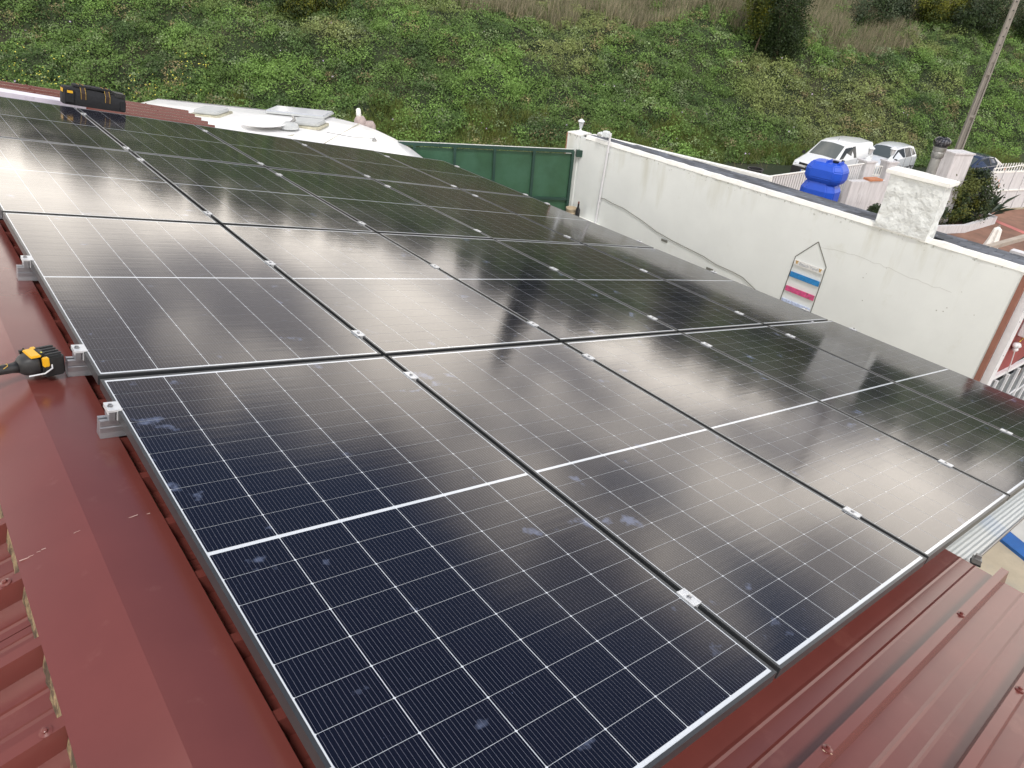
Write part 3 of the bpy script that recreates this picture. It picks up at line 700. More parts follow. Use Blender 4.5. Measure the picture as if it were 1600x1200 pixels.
for v in (-1.865, -1.615, -1.365): screw(1, 1.2, v); screw(1, 2.5, v)
M['chip'] = mat('dried_sealant', (.55, .42, .30), .9, var=.3, vscale=60)
def chips(sgn, d, v, n, spread, seed, asp=2.2):
    r_ = random.Random(seed); mb = MB(); c, s_ = math.cos(TILT), math.sin(TILT)
    for i in range(n):
        a = r_.uniform(0, 2 * PI); q = spread * (.35 + .65 * r_.random()); l_ = r_.uniform(.002, .007); k = 5
        cx, cy = d + math.cos(a) * q * (1 if asp < 1.5 else .9), v + math.sin(a) * q / (asp / 1.2)
        h = HB + .0006 + .0002 * i / n
        vs = []
        for j in range(k):
            b = 2 * PI * j / k + r_.uniform(-.3, .3); u_ = cx + l_ * asp * .6 * math.cos(b) * r_.uniform(.5, 1); v_ = cy + l_ * math.sin(b) * r_.uniform(.4, 1)
            hh = h - (PD - .0004 if spread > .03 else 0)
            vs.append((sgn * (u_ * c + hh * s_), -v_, -u_ * s_ + hh * c))
        mb.add(vs, [tuple(range(k))])
    mb.build('sealant_chips', M['chip'], roof)
chips(1, 1.333, 8.384, 11, .016, 3, 1.3); chips(1, 2.19, 8.634, 9, .015, 4, 1.3)
# walls under the roof
hw_ = MB(); hw_.box(-2.75, 2.75, 1.85, 2.0, -3.95 + .02, -.70).box(-2.75, 2.75, -9.5, -9.35, -3.93, -.70).box(2.6, 2.75, -9.35, 1.85, -3.93, -.68).box(-2.75, -2.6, -9.35, 1.85, -3.93, -.68)
hw_.build('wall', M['wall_w'], roof)

# ================================================================= SOLAR PANELS
PW, PL = 1.134, 2.03
VB = [.066, 2.059, 4.113, 6.160, 8.218]
def panel_meshes():
    hw, hl = PW / 2, PL / 2
    fw = .010
    fr = MB()
    def ring(x0, y0, x1, y1, z0, z1):
        # outer ring wall + top lip
        pass
    # four rails, mitred by butting
    fr.box(-hw, -hw + fw, -hl, hl, -.035, .0012); fr.box(hw - fw, hw, -hl, hl, -.035, .0012)
    fr.box(-hw + fw, hw - fw, -hl, -hl + fw, -.035, .001); fr.box(-hw + fw, hw - fw, hl - fw, hl, -.035, .001)
    bk = MB(); bk.add([(-hw + fw, -hl + fw, 0), (hw - fw, -hl + fw, 0), (hw - fw, hl - fw, 0), (-hw + fw, hl - fw, 0)], [(0, 1, 2, 3)])
    bk.add([(-hw + fw, -hl + fw, -.004), (hw - fw, -hl + fw, -.004), (hw - fw, hl - fw, -.004), (-hw + fw, hl - fw, -.004)], [(3, 2, 1, 0)])
    return fr, bk
CW, CH, CHF = .1822, .0977, .0026
def cell_poly(cx, cy):
    x, y, c = CW / 2, CH / 2, CHF
    return [(cx - x + c, cy - y), (cx + x - c, cy - y), (cx + x, cy - y + c), (cx + x, cy + y - c), (cx + x - c, cy + y), (cx - x + c, cy + y), (cx - x, cy + y - c), (cx - x, cy - y + c)]
def cell_mesh(centres, name):
    me = bpy.data.meshes.new(name); vs = []; fs = []; uvs = []
    for cx, cy in centres:
        b = len(vs); pl = cell_poly(cx, cy); vs += [(x, y, .0004) for x, y in pl]; fs.append(tuple(range(b, b + 8)))
        uvs += [(x - cx + CW / 2, y - cy + CH / 2) for x, y in pl]
    me.from_pydata(vs, [], fs); me.update()
    uvl = me.uv_layers.new(name='UVMap')
    for i, q in enumerate(uvs): uvl.data[i].uv = q
    me.materials.append(M['cell']); return me
cxs = [(-2.5 + i) * .1845 for i in range(6)]
cys = []
for half in (1, -1):
    for j in range(10): cys.append(half * (.006 + .0988 * (j + .5)))
fr, bk = panel_meshes()
frame_me = fr.build('frame', M['alu']).data; bpy.data.objects.remove(bpy.data.objects['frame'])
back_me = bk.build('backsheet', M['back']).data; bpy.data.objects.remove(bpy.data.objects['backsheet'])
one_cell = cell_mesh([(0, 0)], 'cell'); all_cells = cell_mesh([(x, y) for y in cys for x in cxs], 'solar_cells')
for me_ in (one_cell,): pass
rowname = ['farthest row', 'third row away', 'second row away', 'nearest row']
colname = ['beside the ridge cap', 'second from the ridge cap', 'middle of the five', 'fourth from the ridge cap', 'nearest the white wall']
rs = random.Random(21)
for r in range(4):
    for c in range(5):
        vc = (VB[r] + VB[r + 1]) / 2; uc = 1.154 * c + .577
        tx, ty = rs.gauss(0, .0012), rs.gauss(0, .0015)
        lab = 'black solar panel in the %s, %s' % (rowname[r], colname[c])
        p = empty('solar_panel', G(uc, vc, 0), (tx, TILT + ty, 0), label=lab, cat='solar panel', group='solar panels laid in a grid on the red roof')
        ys_ = (VB[r + 1] - VB[r] - .028) / PL
        fo = bpy.data.objects.new('frame', frame_me); COL.objects.link(fo); fo.parent = p; fo.scale.y = ys_
        bo = bpy.data.objects.new('backsheet', back_me); COL.objects.link(bo); bo.parent = p; bo.scale.y = ys_
        if r >= 2 or (r == 1 and c < 3):
            for y in cys:
                for x in cxs:
                    co = bpy.data.objects.new('cell', one_cell); COL.objects.link(co); co.parent = p; co.location = (x, y * ys_, 0); co.scale.y = ys_
                    co['handled'] = rs.uniform(.3, 1.0) if (abs(x) > .45 or abs(y) > .93) and rs.random() < .75 else 0.0
        else:
            co = bpy.data.objects.new('solar_cells', all_cells); COL.objects.link(co); co.parent = p; co.scale.y = ys_; co['kind'] = 'stuff'

# rails with clamps
RV = [.42, 1.93, 2.35, 3.88, 4.89, 5.915, 6.38, 7.90]
rail_lab = ['aluminium rail under the far end of the farthest panel row', 'aluminium rail under the near end of the farthest panel row', 'aluminium rail under the far end of the second row from the far end', 'aluminium rail under the near end of the second row from the far end',
            'aluminium rail with its clamp beside the upper middle of the left panel edge', 'aluminium rail ending beside the yellow and black power tool', 'aluminium rail ending just below the yellow and black power tool', 'aluminium rail ending at the bottom edge of the photo']
def mid_clamp_mb():
    mb = MB(); mb.cbox((0, 0, .0035), (.038, .066, .004)); mb.cbox((0, 0, -.012), (.016, .066, .026)); return mb
mid_me = end_me = bolt_me = None
for i, v in enumerate(RV):
    rl = empty('mounting_rail', G(0, v, 0), (0, TILT, 0), label=rail_lab[i], cat='mounting rail', group='rails carrying the solar panels')
    mb = MB(); u0, u1 = -.040, 5.79
    pr = [(-.020, -.036), (-.006, -.036), (-.006, -.046), (.006, -.046), (.006, -.036), (.020, -.036), (.020, -.056), (.0165, -.059), (.020, -.062), (.020, -.080), (.023, -.098), (-.023, -.098), (-.020, -.080), (-.020, -.062), (-.0165, -.059), (-.020, -.056)]
    mb.extr([(a, b) for a, b in pr], 'x', u0, u1)
    mb.build('rail', M['alu_dull'], rl)
    # end clamps left and right
    for sgn, uu in ((-1, 0.010), (1, 5.76)):
        mb = MB(); prf = [(.012, .0015), (.012, .0055), (-.030, .0055), (-.030, -.010), (-.027, -.010), (-.027, -.002), (-.004, -.002), (-.004, -.034), (-.0005, -.034), (-.0005, .0015)]
        mb.extr([(uu + (q[0] if sgn < 0 else -q[0]), q[1]) for q in prf], 'y', -.030, .030)
        ec = mb.build('end_clamp', M['clamp'], rl)
        mb = MB(); mb.lathe((uu + sgn * .017, 0, .0056), [(.009, 0), (.009, .0018)], 12); mb.lathe((uu + sgn * .017, 0, .0074), [(.0065, 0), (.0065, .006), (.003, .0065)], 6)
        mb.build('bolt', M['steel'], ec, smooth=True)
        # black side body of clamp block
        MB().box(min(uu + sgn * .008, uu + sgn * .026), max(uu + sgn * .008, uu + sgn * .026), -.027, .027, -.0355, -.0025).build('clamp_foot', M['alu_dull'], ec)
    for c in range(1, 5):
        uu = 1.154 * c
        mb = MB(); mb.cbox((uu, 0, .0035), (.040, .066, .0035)); mb.cbox((uu, 0, -.014), (.017, .066, .030))
        mb.box(uu - .020, uu - .014, -.033, .033, .0035, .0068); mb.box(uu + .014, uu + .020, -.033, .033, .0035, .0068)
        mc = mb.build('mid_clamp', M['clamp'], rl)
        MB().lathe((uu, 0, .0052), [(.0075, 0), (.0075, .004), (.004, .0045)], 6).build('bolt', M['steel'], mc)

# supporting frame of the overhanging part
pg = empty('panel_pergola', (5.3, -4, .2), label='white metal posts and beam holding up the overhanging panels', cat='pergola')
for y in (-.4, -4.0, -7.6): MB().cbox((0, y + 4, 1.40), (.08, .08, 2.80)).build('post', M['white_p'], pg)
MB().cbox((0, 0, 2.83), (.08, 7.9, .06)).build('beam', M['white_p'], pg)

# translucent sheet beside the roof edge
cs = empty('corrugated_sheet', G(3.05, 8.2, -.205), (0, TILT + .02, 0), label='translucent corrugated plastic sheet under the near right corner of the panels', cat='plastic sheet')
pr = []; n = 260
for i in range(n + 1):
    y = -.06 + 2.6 * i / n; pr.append((y, .0011 * math.cos(i * PI)))
mb = MB(); top = pr; bot = [(a, b - .003) for a, b in pr[::-1]]
vs = [(x, a, b) for x in (-.12, 2.6) for a, b in top]; k_ = len(top)
mb.add(vs, [(i, i + 1, k_ + i + 1, k_ + i) for i in range(k_ - 1)])
mb.build('sheet', M['poly'], cs)
MB().tube([(-.14, -.068, .012), (.9, -.062, .014), (2.6, -.066, .012)], .005, 6).build('edge_wire', M['steel'], cs)
hb = empty('wire_clamp', G(2.94, 8.275, -.165), (0, TILT, .3), label='small grey metal clamp on the roof edge holding the wire', cat='clamp')
MB().cbox((0, 0, 0), (.045, .035, .02)).cbox((0, 0, .018), (.022, .022, .018)).build('clamp_body', M['duct'], hb)
MB().cbox((0, 0, -.014), (.05, .04, .008)).build('rubber_pad', M['plastic_b'], hb)

# ground details bottom right
bl = MB().extr([(8.60, -6.9), (8.23, -7.72), (8.08, -8.09), (7.85, -8.9), (8.10, -8.95), (8.31, -8.10), (8.46, -7.76), (8.86, -6.9)], 'z', .2, .24).build('blue_edging', M['blueline'])
tag(bl, 'blue painted strip across the sandy ground at the right edge', 'edging')
pc = MB().extr([(8.87, -6.9), (8.47, -7.76), (8.32, -8.10), (8.11, -8.95), (13, -9), (13, -6.9)], 'z', .2, .225).build('concrete_apron', M['conc_pale']); tag(pc, kind='structure')

# ================================================================= NEIGHBOUR HOUSE
XW, ZW = 8.5, 3.13
nb = empty('white_house', (XW, -3.3, .2), label='long white neighbouring house with dark slate roof edge', cat='house')
def NBv(x, y, z): return (x - XW, y + 3.3, z - .2)
def nbox(name, m_, x0, x1, y0, y1, z0, z1, parent=nb, bevel=0):
    a = NBv(x0, y0, z0); b = NBv(x1, y1, z1)
    return MB().box(a[0], b[0], a[1], b[1], a[2], b[2]).build(name, m_, parent, bevel=bevel)
def wob_box(x0, x1, y0, y1, z0, z1, n=60, amp=.012, seed=1):
    """parapet cap with hand-made wobble"""
    rw = random.Random(seed); mb = MB(); vs = []
    for i in range(n + 1):
        y = y0 + (y1 - y0) * i / n; a = rw.uniform(-amp, amp); b = rw.uniform(-amp, amp) * .6
        vs += [NBv(x0 + a, y, z0), NBv(x1, y, z0), NBv(x1 - a, y, z1 + b), NBv(x0 + a + .012, y, z1 + b)]
    fs = []
    for i in range(n):
        o = i * 4
        for q in range(4): fs.append((o + q, o + (q + 1) % 4, o + 4 + (q + 1) % 4, o + 4 + q))
    fs += [(0, 1, 2, 3), tuple(n * 4 + q for q in (3, 2, 1, 0))]
    return mb.add(vs, fs)
nbox('wall', M['wall_w'], XW, XW + .2, -6.78, .02, .2, ZW - .03)
wob_box(XW - .010, XW + .065, -6.80, -.12, ZW - .03, ZW + .022, 60, .007).build('parapet_cap', M['cap_w'], nb)
# pillar end with lantern on top and brick side
nbox('end_pillar', M['wall_w'], XW - .03, XW + .25, .022, .30, .2, 3.12)
nbox('pillar_top', M['cap_w'], XW - .035, XW + .26, .02, .305, 3.12, 3.14)
bsh = None
for k in range(5):
    for j in range(2):
        b = nbox('brick', M['brick'], XW + .0 + j * .125, XW + .118 + j * .125, .302, .36, 2.62 + k * .10, 2.712 + k * .10)
# far parapet and slate strip
fp0, fp1 = (8.95, .18), (9.50, -3.05)
mb = MB(); L_ = math.hypot(fp1[0] - fp0[0], fp1[1] - fp0[1]); an = math.atan2(fp1[1] - fp0[1], fp1[0] - fp0[0])
c_ = NBv((fp0[0] + fp1[0]) / 2, (fp0[1] + fp1[1]) / 2, 2.72)
mb.cbox(c_, (L_, .10, .72), an).build('far_parapet', M['cap_w'], nb)
nbox('rear_wall', M['wall_w'], 9.0, 9.12, -6.7, -3.1, .2, 3.03)
# slate shingles
base_roof = MB().add([NBv(8.575, .02, 3.125), NBv(8.575, -6.78, 3.125), NBv(9.20, -6.78, 3.06), NBv(9.36, -3.0, 3.045), NBv(8.95, .02, 3.085)], [(0, 1, 2, 3, 4)])
base_roof.build('roof_deck', M['deck'], nb)
sh = MB().add([(-.073, -.118, 0), (.073, -.118, 0), (.073, .118, 0), (-.073, .118, 0), (-.073, -.113, .012), (.073, -.113, .012), (.073, .113, .012), (-.073, .113, .012)], [(0, 3, 2, 1), (4, 5, 6, 7), (0, 1, 5, 4), (1, 2, 6, 5), (2, 3, 7, 6), (3, 0, 4, 7)])
sh_me = sh.build('shingle', M['slate']).data; bpy.data.objects.remove(bpy.data.objects['shingle'])
rs = random.Random(8)
for j in range(4):
    x = 8.655 + .135 * j
    y = -6.70 + (.12 if j % 2 else 0)
    while y < -.1:
        lim = 8.90 + (9.28 - 8.90) * min(1, (.1 - y) / 3.1)
        if x + .07 < lim - .02 and not (-5.80 < y < -5.05 and x < 8.74):
            o = bpy.data.objects.new('shingle', sh_me); COL.objects.link(o); o.parent = nb
            o.location = NBv(x, y, 3.136 - (x - 8.6) * .105); o.rotation_euler = (rs.uniform(-.01, .01), math.atan(.105) - .03, rs.uniform(-.02, .02))
        y += .241
# chimney
rc = random.Random(4)
def rough_block(x0, x1, y0, y1, z0, z1, nu=14, amp=.018, seed=2, flare=0):
    rw = np.random.default_rng(seed); bm = bmesh.new(); bmesh.ops.create_cube(bm, size=1)
    bmesh.ops.subdivide_edges(bm, edges=bm.edges[:], cuts=nu, use_grid_fill=True)
    for v in bm.verts:
        z = z0 + (v.co.z + .5) * (z1 - z0); k = 1 + flare * (v.co.z + .5)
        x = (x0 + x1) / 2 + v.co.x * (x1 - x0) * k; y = (y0 + y1) / 2 + v.co.y * (y1 - y0) * k
        n_ = float(fbm(np.array([y * 6 + x * 5]), np.array([z * 6 + x * 3]), seed, 3)[0]) - .5
        x += n_ * amp * 2 * (1 if v.co.x > 0 else -1) * (abs(v.co.x) > .49); y += n_ * amp * 2.5 * (1 if v.co.y > 0 else -1) * (abs(v.co.y) > .49)
        if v.co.z > .49: z += n_ * amp
        v.co = NBv(x, y, z)
    me = bpy.data.meshes.new('b'); bm.to_mesh(me); bm.free()
    for p in me.polygons: p.use_smooth = True
    me.set_sharp_from_angle(angle=.7)
    return me
me_ = rough_block(8.475, 8.69, -5.74, -5.12, 3.12, 3.755, 18, .012, 3); me_.materials.append(M['chim_w'])
ch = bpy.data.objects.new('chimney', me_); COL.objects.link(ch); ch.parent = nb
me_ = rough_block(8.45, 8.74, -5.78, -5.06, 3.745, 3.785, 14, .010, 6); me_.materials.append(M['cap_w'])
cc = bpy.data.objects.new('chimney_cap', me_); COL.objects.link(cc); cc.parent = ch
# end face: brown trim, white post, maroon wall, beam, glazing
YE = -6.82
nbox('corner_trim', M['brown'], XW - .012, XW + .035, YE - .02, YE + .038, .2, ZW - .06)
wp = nbox('white_post', M['white_p'], XW + .05, XW + .22, YE - .10, YE - .02, .2, 3.0)
for z in (1.95, 2.12, 2.55, 2.75): 
    MB().lathe(NBv(XW + .12 + .02 * math.sin(z * 9), YE - .10, z), [(.007, 0), (.007, -.004)], 8, 'y').build('screw', M['steel'], wp)
nbox('maroon_wall', M['maroon'], XW + .22, 13.2, YE - .02, YE + .06, 1.62, 2.42)
nbox('upper_maroon_wall', M['maroon'], XW + .22, 13.2, YE + .02, YE + .10, 2.42, 2.98)
nbox('ledge', M['black'], XW + .22, 13.2, YE - .03, YE + .02, 2.42, 2.435)
# sloping white beam and glazed frames below
bm_ = MB(); A = Vector((8.72, YE - .06, 1.73)); B = Vector((13.0, YE - .06, 1.20))
bm_.extr([(0, -.03), (.05, -.03), (.05, .02), (0, .02)], 'x', 0, (B - A).length)
bo = bm_.build('white_beam', M['white_p'], nb, loc=NBv(*A), rot=(0, math.atan2(A.z - B.z, B.x - A.x), 0))
nbox('glazing_interior', M['dark_in'], XW + .24, 13.2, YE + .10, YE + .14, .2, 1.66)
M['win'] = mat('window_glass', (.10, .12, .13), .05, spec=.9, alpha=.55)
for k in range(8):
    x0 = 8.86 + k * .45
    wn = nbox('window', M['white_p'], x0 - .022, x0 + .022, YE - .045, YE + .01, .2, 1.60 - (x0 - 8.7) * .11)
    nbox('sash', M['white_p'], x0 + .09, x0 + .105, YE - .03, YE - .01, .2, 1.56 - (x0 - 8.7) * .11, wn if False else nb)
    nbox('pane', M['win'], x0 + .024, x0 + .426, YE - .02, YE - .014, .25, 1.55 - (x0 - 8.7) * .12)
    nbox('cross_bar', M['white_p'], x0 + .024, x0 + .426, YE - .035, YE - .021, 1.13 - k * .06, 1.15 - k * .06)
# meter box on the maroon wall
mbx = empty('meter_box', (9.42, YE - .10, 2.34), (0, 0, 0), 'white box fixed to the maroon wall beside the white post', 'box')
MB().cbox((0, 0, 0), (.46, .16, .30)).build('housing', M['white_p'], mbx, bevel=.012)
MB().tube([(-.24, -.09, -.02), (-.17, -.10, .03), (-.10, -.09, .02)], .008, 6).build('cable', M['black'], mbx)
kn = empty('cloth_bow', (9.22, YE - .07, 2.06), label='crumpled white bow hanging on the maroon wall', cat='bow')
me_ = MB(); rr = random.Random(2)
for i in range(6): me_.lathe((rr.uniform(-.05, .05), rr.uniform(-.02, .02), rr.uniform(-.06, .05)), [(.004, -.035), (.028, -.02), (.036, 0), (.024, .024), (.004, .034)], 8)
me_.build('knot', M['white_p'], kn, smooth='all')
MB().tube([(0, 0, -.04), (.10, -.005, -.25), (.19, -.01, -.50)], .007, 6).build('cord', M['white_p'], kn)
MB().tube([(-.02, -.01, .07), (.15, 0, .10), (.45, -.01, .10), (.9, 0, .07)], .008, 6).build('garland', M['piping'], kn)

rk = random.Random(12)
for (ya, za, yb, zb_) in ((-4.53, 2.655, -6.2, 2.68),):
    pts = []
    for i in range(26):
        k = i / 25; pts.append(NBv(XW - .0008, ya + (yb - ya) * k + rk.uniform(-.01, .01), za + (zb_ - za) * k + .03 * math.sin(k * 5) + rk.uniform(-.012, .012)))
    MB().tube(pts, .0014, 4).build('crack', M['crack'], nb)
for i in range(9):
    MB().lathe(NBv(XW - .001, rk.uniform(-6.6, -4.9), rk.uniform(2.1, 2.95)), [(rk.uniform(.005, .011), -.002), (.004, .002)], 7, 'x').build('nail_hole', M['crack'], nb)
# things on / by the house wall
# conduit pipe with security camera
cp = empty('conduit_pipe', (XW - .025, -.66, 1.8), label='white conduit pipe running up the far end of the white wall', cat='pipe')
MB().tube([(0, .075, -1.4), (0, .06, 0), (0, .0, 1.2), (0, -.01, 1.50)], .018, 8).build('pipe', M['white_p'], cp, smooth=True)
MB().cbox((.0, .04, .38), (.02, .06, .02)).cbox((0, 0, 1.2), (.02, .06, .02)).build('bracket', M['white_p'], cp)
sc = empty('security_camera', (XW - .03, -.60, 3.27), label='small white security camera on top of the white wall beside the pipe', cat='security camera')
MB().cbox((0, .02, 0), (.09, .10, .09)).build('mount', M['lamp_w'], sc, bevel=.01)
MB().lathe((0, 0, 0), [(.028, -.07), (.032, -.05), (.032, .05), (.022, .07)], 12, 'y').build('housing', M['lamp_w'], sc, smooth=True, loc=(-.02, .13, -.02), rot=(-.3, 0, -.3))
MB().lathe((0, 0, 0), [(.029, 0), (.024, .006)], 12, 'y').build('lens', M['black'], sc, loc=(0.01, .198, -.045), rot=(-.3, 0, -.3))
def lantern(loc, label, s=1.0, grp=None):
    ln = empty('wall_lantern', loc, label=label, cat='lantern', group=grp)
    MB().lathe((0, 0, 0), [(.055 * s, 0), (.05 * s, .012 * s), (.018 * s, .06 * s), (.014 * s, .085 * s), (.03 * s, .10 * s)], 10).build('base', M['lamp_w'], ln, smooth=True)
    MB().lathe((0, 0, 0), [(.03 * s, .10 * s), (.05 * s, .20 * s)], 6).build('lamp_glass', M['headl'], ln)
    MB().lathe((0, 0, 0), [(.064 * s, .20 * s), (.055 * s, .215 * s), (.02 * s, .24 * s), (.006 * s, .245 * s)], 6).build('lid', M['lamp_w'], ln)
    return ln
lantern((XW + .06, .10, 3.14), 'white lantern on the far corner pillar by the green gate', .95)
# cable drooping on the wall
pts = [(-.64, 2.24), (-.72, 2.25), (-.9, 2.225), (-1.157, 2.213), (-1.597, 2.128), (-1.9, 2.05), (-2.223, 2.006), (-2.855, 1.956), (-3.1, 1.91), (-3.4, 1.90), (-3.58, 1.88), (-3.85, 1.77), (-4.1, 1.6)]
cb = MB().tube([(XW - .012, y, z) for y, z in pts], .0055, 6).build('wall_cable', M['cable_g'], smooth=True); tag(cb, 'thin grey cable drooping along the white wall above the panels', 'cable')
for i, (y, z, lb) in enumerate(((-2.09, 1.955, 'small dark vent grille low on the white wall, left one'), (-3.01, 1.80, 'small dark vent grille low on the white wall, right one'))):
    g = empty('vent_grille', (XW - .005, y, z), label=lb, cat='vent')
    MB().cbox((0, 0, 0), (.012, .12, .035)).build('grille', M['cable_g'], g)
pt = MB().add([], [])
# ledge, pot, bottle
lg = empty('wall_ledge', (XW - .12, -.22, 1.75), label='low white ledge at the foot of the far wall end', cat='ledge')
MB().cbox((0, 0, 0), (.24, .92, .08)).build('slab', M['cap_w'], lg)
MB().cbox((0, 0, -.8), (.20, .88, 1.52)).build('support', M['wall_w'], lg)
po = empty('flower_pot', (XW - .13, -.09, 1.79), label='round beige pot on the white ledge beside a dark bottle', cat='pot')
MB().lathe((0, 0, 0), [(.066, 0), (.08, .06), (.094, .125), (.10, .13), (.10, .15), (.088, .15), (.082, .10), (.02, .09)], 20).build('pot', M['pot'], po, smooth=True)
MB().lathe((0, 0, 0), [(.099, .060), (.1, .068), (.095, .074)], 20).build('rim_band', M['pot'], po, smooth=True)
bt = empty('dark_bottle', (XW - .12, -.24, 1.79), label='dark glass bottle on the white ledge beside the beige pot', cat='bottle')
MB().lathe((0, 0, 0), [(.038, 0), (.04, .02), (.04, .15), (.018, .20), (.014, .28), (.016, .29)], 14).build('bottle', M['bottle'], bt, smooth=True)
MB().lathe((0, 0, 0), [(.015, .235), (.015, .292), (.01, .295)], 10).build('bottle_neck_wrap', mat('brown_wrap', (.22, .07, .05), .6), bt)

# hanging plank sign
hs = empty('hanging_sign', (XW - .014, -4.46, 2.42), label='hanging sign of four painted boards on strings on the white wall', cat='sign')
def SP(y, z): return (0, y + 4.46, z - 2.42)
TL, TR, BL, BR, AP = (-4.262, 2.43), (-4.705, 2.385), (-4.18, 1.62), (-4.66, 1.58), (-4.508, 2.71)
TR = (-4.71, 2.43); BL = (-4.215, 1.62); BR = (-4.69, 1.62)
def lerp(a, b, k): return (a[0] + (b[0] - a[0]) * k, a[1] + (b[1] - a[1]) * k)
for a, b in ((AP, (-4.262, 2.43)), (AP, TR), ((-4.262, 2.43), BL), (TR, BR)):
    p0 = SP(*a); p1 = SP(*b); MB().tube([(.012, p0[1], p0[2]), (.012, p1[1], p1[2])], .006, 6).build('string', M['cable_g'], hs)
for k, (f_, mm) in enumerate(((.03, 's_white'), (.245, 's_blue'), (.50, 's_pink'), (.735, 's_pale'))):
    a = lerp((-4.262, 2.43), BL, f_); b = lerp(TR, BR, f_); c = SP((a[0] + b[0]) / 2, (a[1] + b[1]) / 2 - .045)
    bd = MB().cbox(c, (.014, .425, .070)).build('board', M[mm], hs); bd['label'] = ['white board with pale lettering', 'blue board', 'pink board', 'pale blue board'][k]
    if k == 0:
        for s_ in (-1, 1):
            MB().cbox((c[0] - .010, c[1] + s_ * .17, c[2] + .005), (.004, .022, .035)).cbox((c[0] - .010, c[1] + s_ * .17 + .012, c[2] + .022), (.004, .012, .016)).cbox((c[0] - .010, c[1] + s_ * .17 - .012, c[2] + .022), (.004, .012, .016)).build('gold_emblem', M['s_gold'], bd)
        tcv = bpy.data.curves.new('t', 'FONT'); tcv.body = 'Beach Yard'; tcv.size = .058; tcv.align_x = 'CENTER'; tcv.align_y = 'CENTER'; tcv.extrude = .001
        to = bpy.data.objects.new('t', tcv); COL.objects.link(to); dg = bpy.context.evaluated_depsgraph_get()
        tm = bpy.data.meshes.new_from_object(to.evaluated_get(dg)); bpy.data.objects.remove(to)
        tm.materials.clear(); tm.materials.append(M['s_text'])
        lt_ = bpy.data.objects.new('lettering', tm); COL.objects.link(lt_); lt_.parent = bd; lt_.location = (c[0] - .0095, c[1], c[2]); lt_.rotation_euler = (PI / 2, 0, -PI / 2)
# bucket, tank, turbine vent, beam on the roof side
bk_ = empty('black_bucket', (9.72, -2.62, 2.74), label='black bucket behind the white parapet of the slate roof', cat='bucket')
MB().lathe((0, 0, 0), [(.085, 0), (.112, .31), (.122, .315), (.122, .34), (.108, .34), (.10, .10), (.02, .09)], 18).build('body', M['plastic_b'], bk_, smooth=True)
MB().tube([(0, -.12, .31), (.03, -.1, .33), (.05, -.06, .30)], .005, 6).build('handle', M['duct'], bk_)
MB().cbox((9.82, -2.66, 1.46), (.40, .42, 2.54)).build('masonry_pier', M['wall_w']); tag(bpy.data.objects['masonry_pier'], 'white pier under the black bucket behind the parapet', 'pier')
tk = empty('blue_water_container', (13.83, -1.72, 1.80), (0, 0, .12), label='blue plastic water container with two bulging halves behind the slate roof', cat='water container')
def bulge(z0, z1, hx, hy, parent, name, notch=False):
    prof = [(.66, 0), (.82, .03), (1.0, .26), (1.0, .68), (.82, .95), (.72, 1.0)]
    vs = []; c_ = .38
    base = [(-1, -1 + c_), (-1 + c_, -1), (1 - c_, -1), (1, -1 + c_), (1, 1 - c_), (1 - c_, 1), (-1 + c_, 1), (-1, 1 - c_)]
    n = len(base)
    for r, zz in prof:
        for x, y in base: vs.append((x * hx * r, y * hy * (r * .55 + .45 if zz < .5 else r), z0 + (z1 - z0) * zz))
    fs = [(k * n + i, k * n + (i + 1) % n, (k + 1) * n + (i + 1) % n, (k + 1) * n + i) for k in range(len(prof) - 1) for i in range(n)]
    fs += [tuple(range(n))[::-1], tuple((len(prof) - 1) * n + i for i in range(n))]
    return MB().add(vs, fs).build(name, M['blue'], parent, smooth=False, bevel=.045, bseg=5)
bulge(-.08, .305, .205, .265, tk, 'lower_half')
tk.scale = (1.36, 1.33, 1.36)
up = bulge(.285, .575, .21, .28, tk, 'upper_half'); up.location = (0, -.02, 0)
for s_ in (-1, 1): MB().cbox((.0, -.10 + s_ * .085, .580), (.20, .035, .05)).build('handle_side', M['blue'], tk, bevel=.012)
MB().lathe((.02, -.10, .565), [(.04, 0), (.045, .035), (.02, .04)], 12).build('cap', M['black'], tk)
MB().tube([(.02, -.05, .605), (-.03, -.10, .63), (.02, -.17, .615)], .012, 6).build('tied_cord', M['white_p'], tk)
MB().cbox((13.85, -1.72, .10), (.50, .58, 3.22)).build('water_container_stand', M['wall_w']); tag(bpy.data.objects['water_container_stand'], 'white stand under the blue water container', 'stand')
tv = empty('turbine_vent', (9.12, -5.30, 2.95), label='dark spinning turbine vent on a metal duct behind the white chimney', cat='roof vent')
MB().tube([(0, 0, 0), (0, 0, .97)], .056, 14).build('duct', M['duct'], tv, smooth=True)
MB().lathe((0, 0, 0), [(.085, .66), (.07, .72), (.058, .76)], 16).build('base_flange', M['cap_w'], tv, smooth=True)
MB().lathe((0, 0, 0), [(.058, .95), (.070, .97), (.070, 1.02), (.066, 1.025), (.074, 1.05), (.076, 1.08)], 18).build('collar', M['duct'], tv, smooth=True)
hd = MB(); nfn = 18
for i in range(nfn):
    a0 = 2 * PI * i / nfn; vs = []
    for k in range(9):
        ph = PI * (k / 8) * .86 + .07 * PI; r = .094 * math.sin(ph) ** .7; z = 1.135 - .058 * math.cos(ph); a = a0 + .5 * (k / 8)
        vs += [(r * math.cos(a), r * math.sin(a), z), (r * 1.02 * math.cos(a + .24), r * 1.02 * math.sin(a + .24), z)]
    hd.add(vs, [(2 * k, 2 * k + 1, 2 * k + 3, 2 * k + 2) for k in range(8)])
hd.lathe((0, 0, 0), [(.07, 1.08), (.072, 1.13), (.04, 1.18)], 14)
hd.build('turbine_head', M['vent_m'], tv, smooth=True)
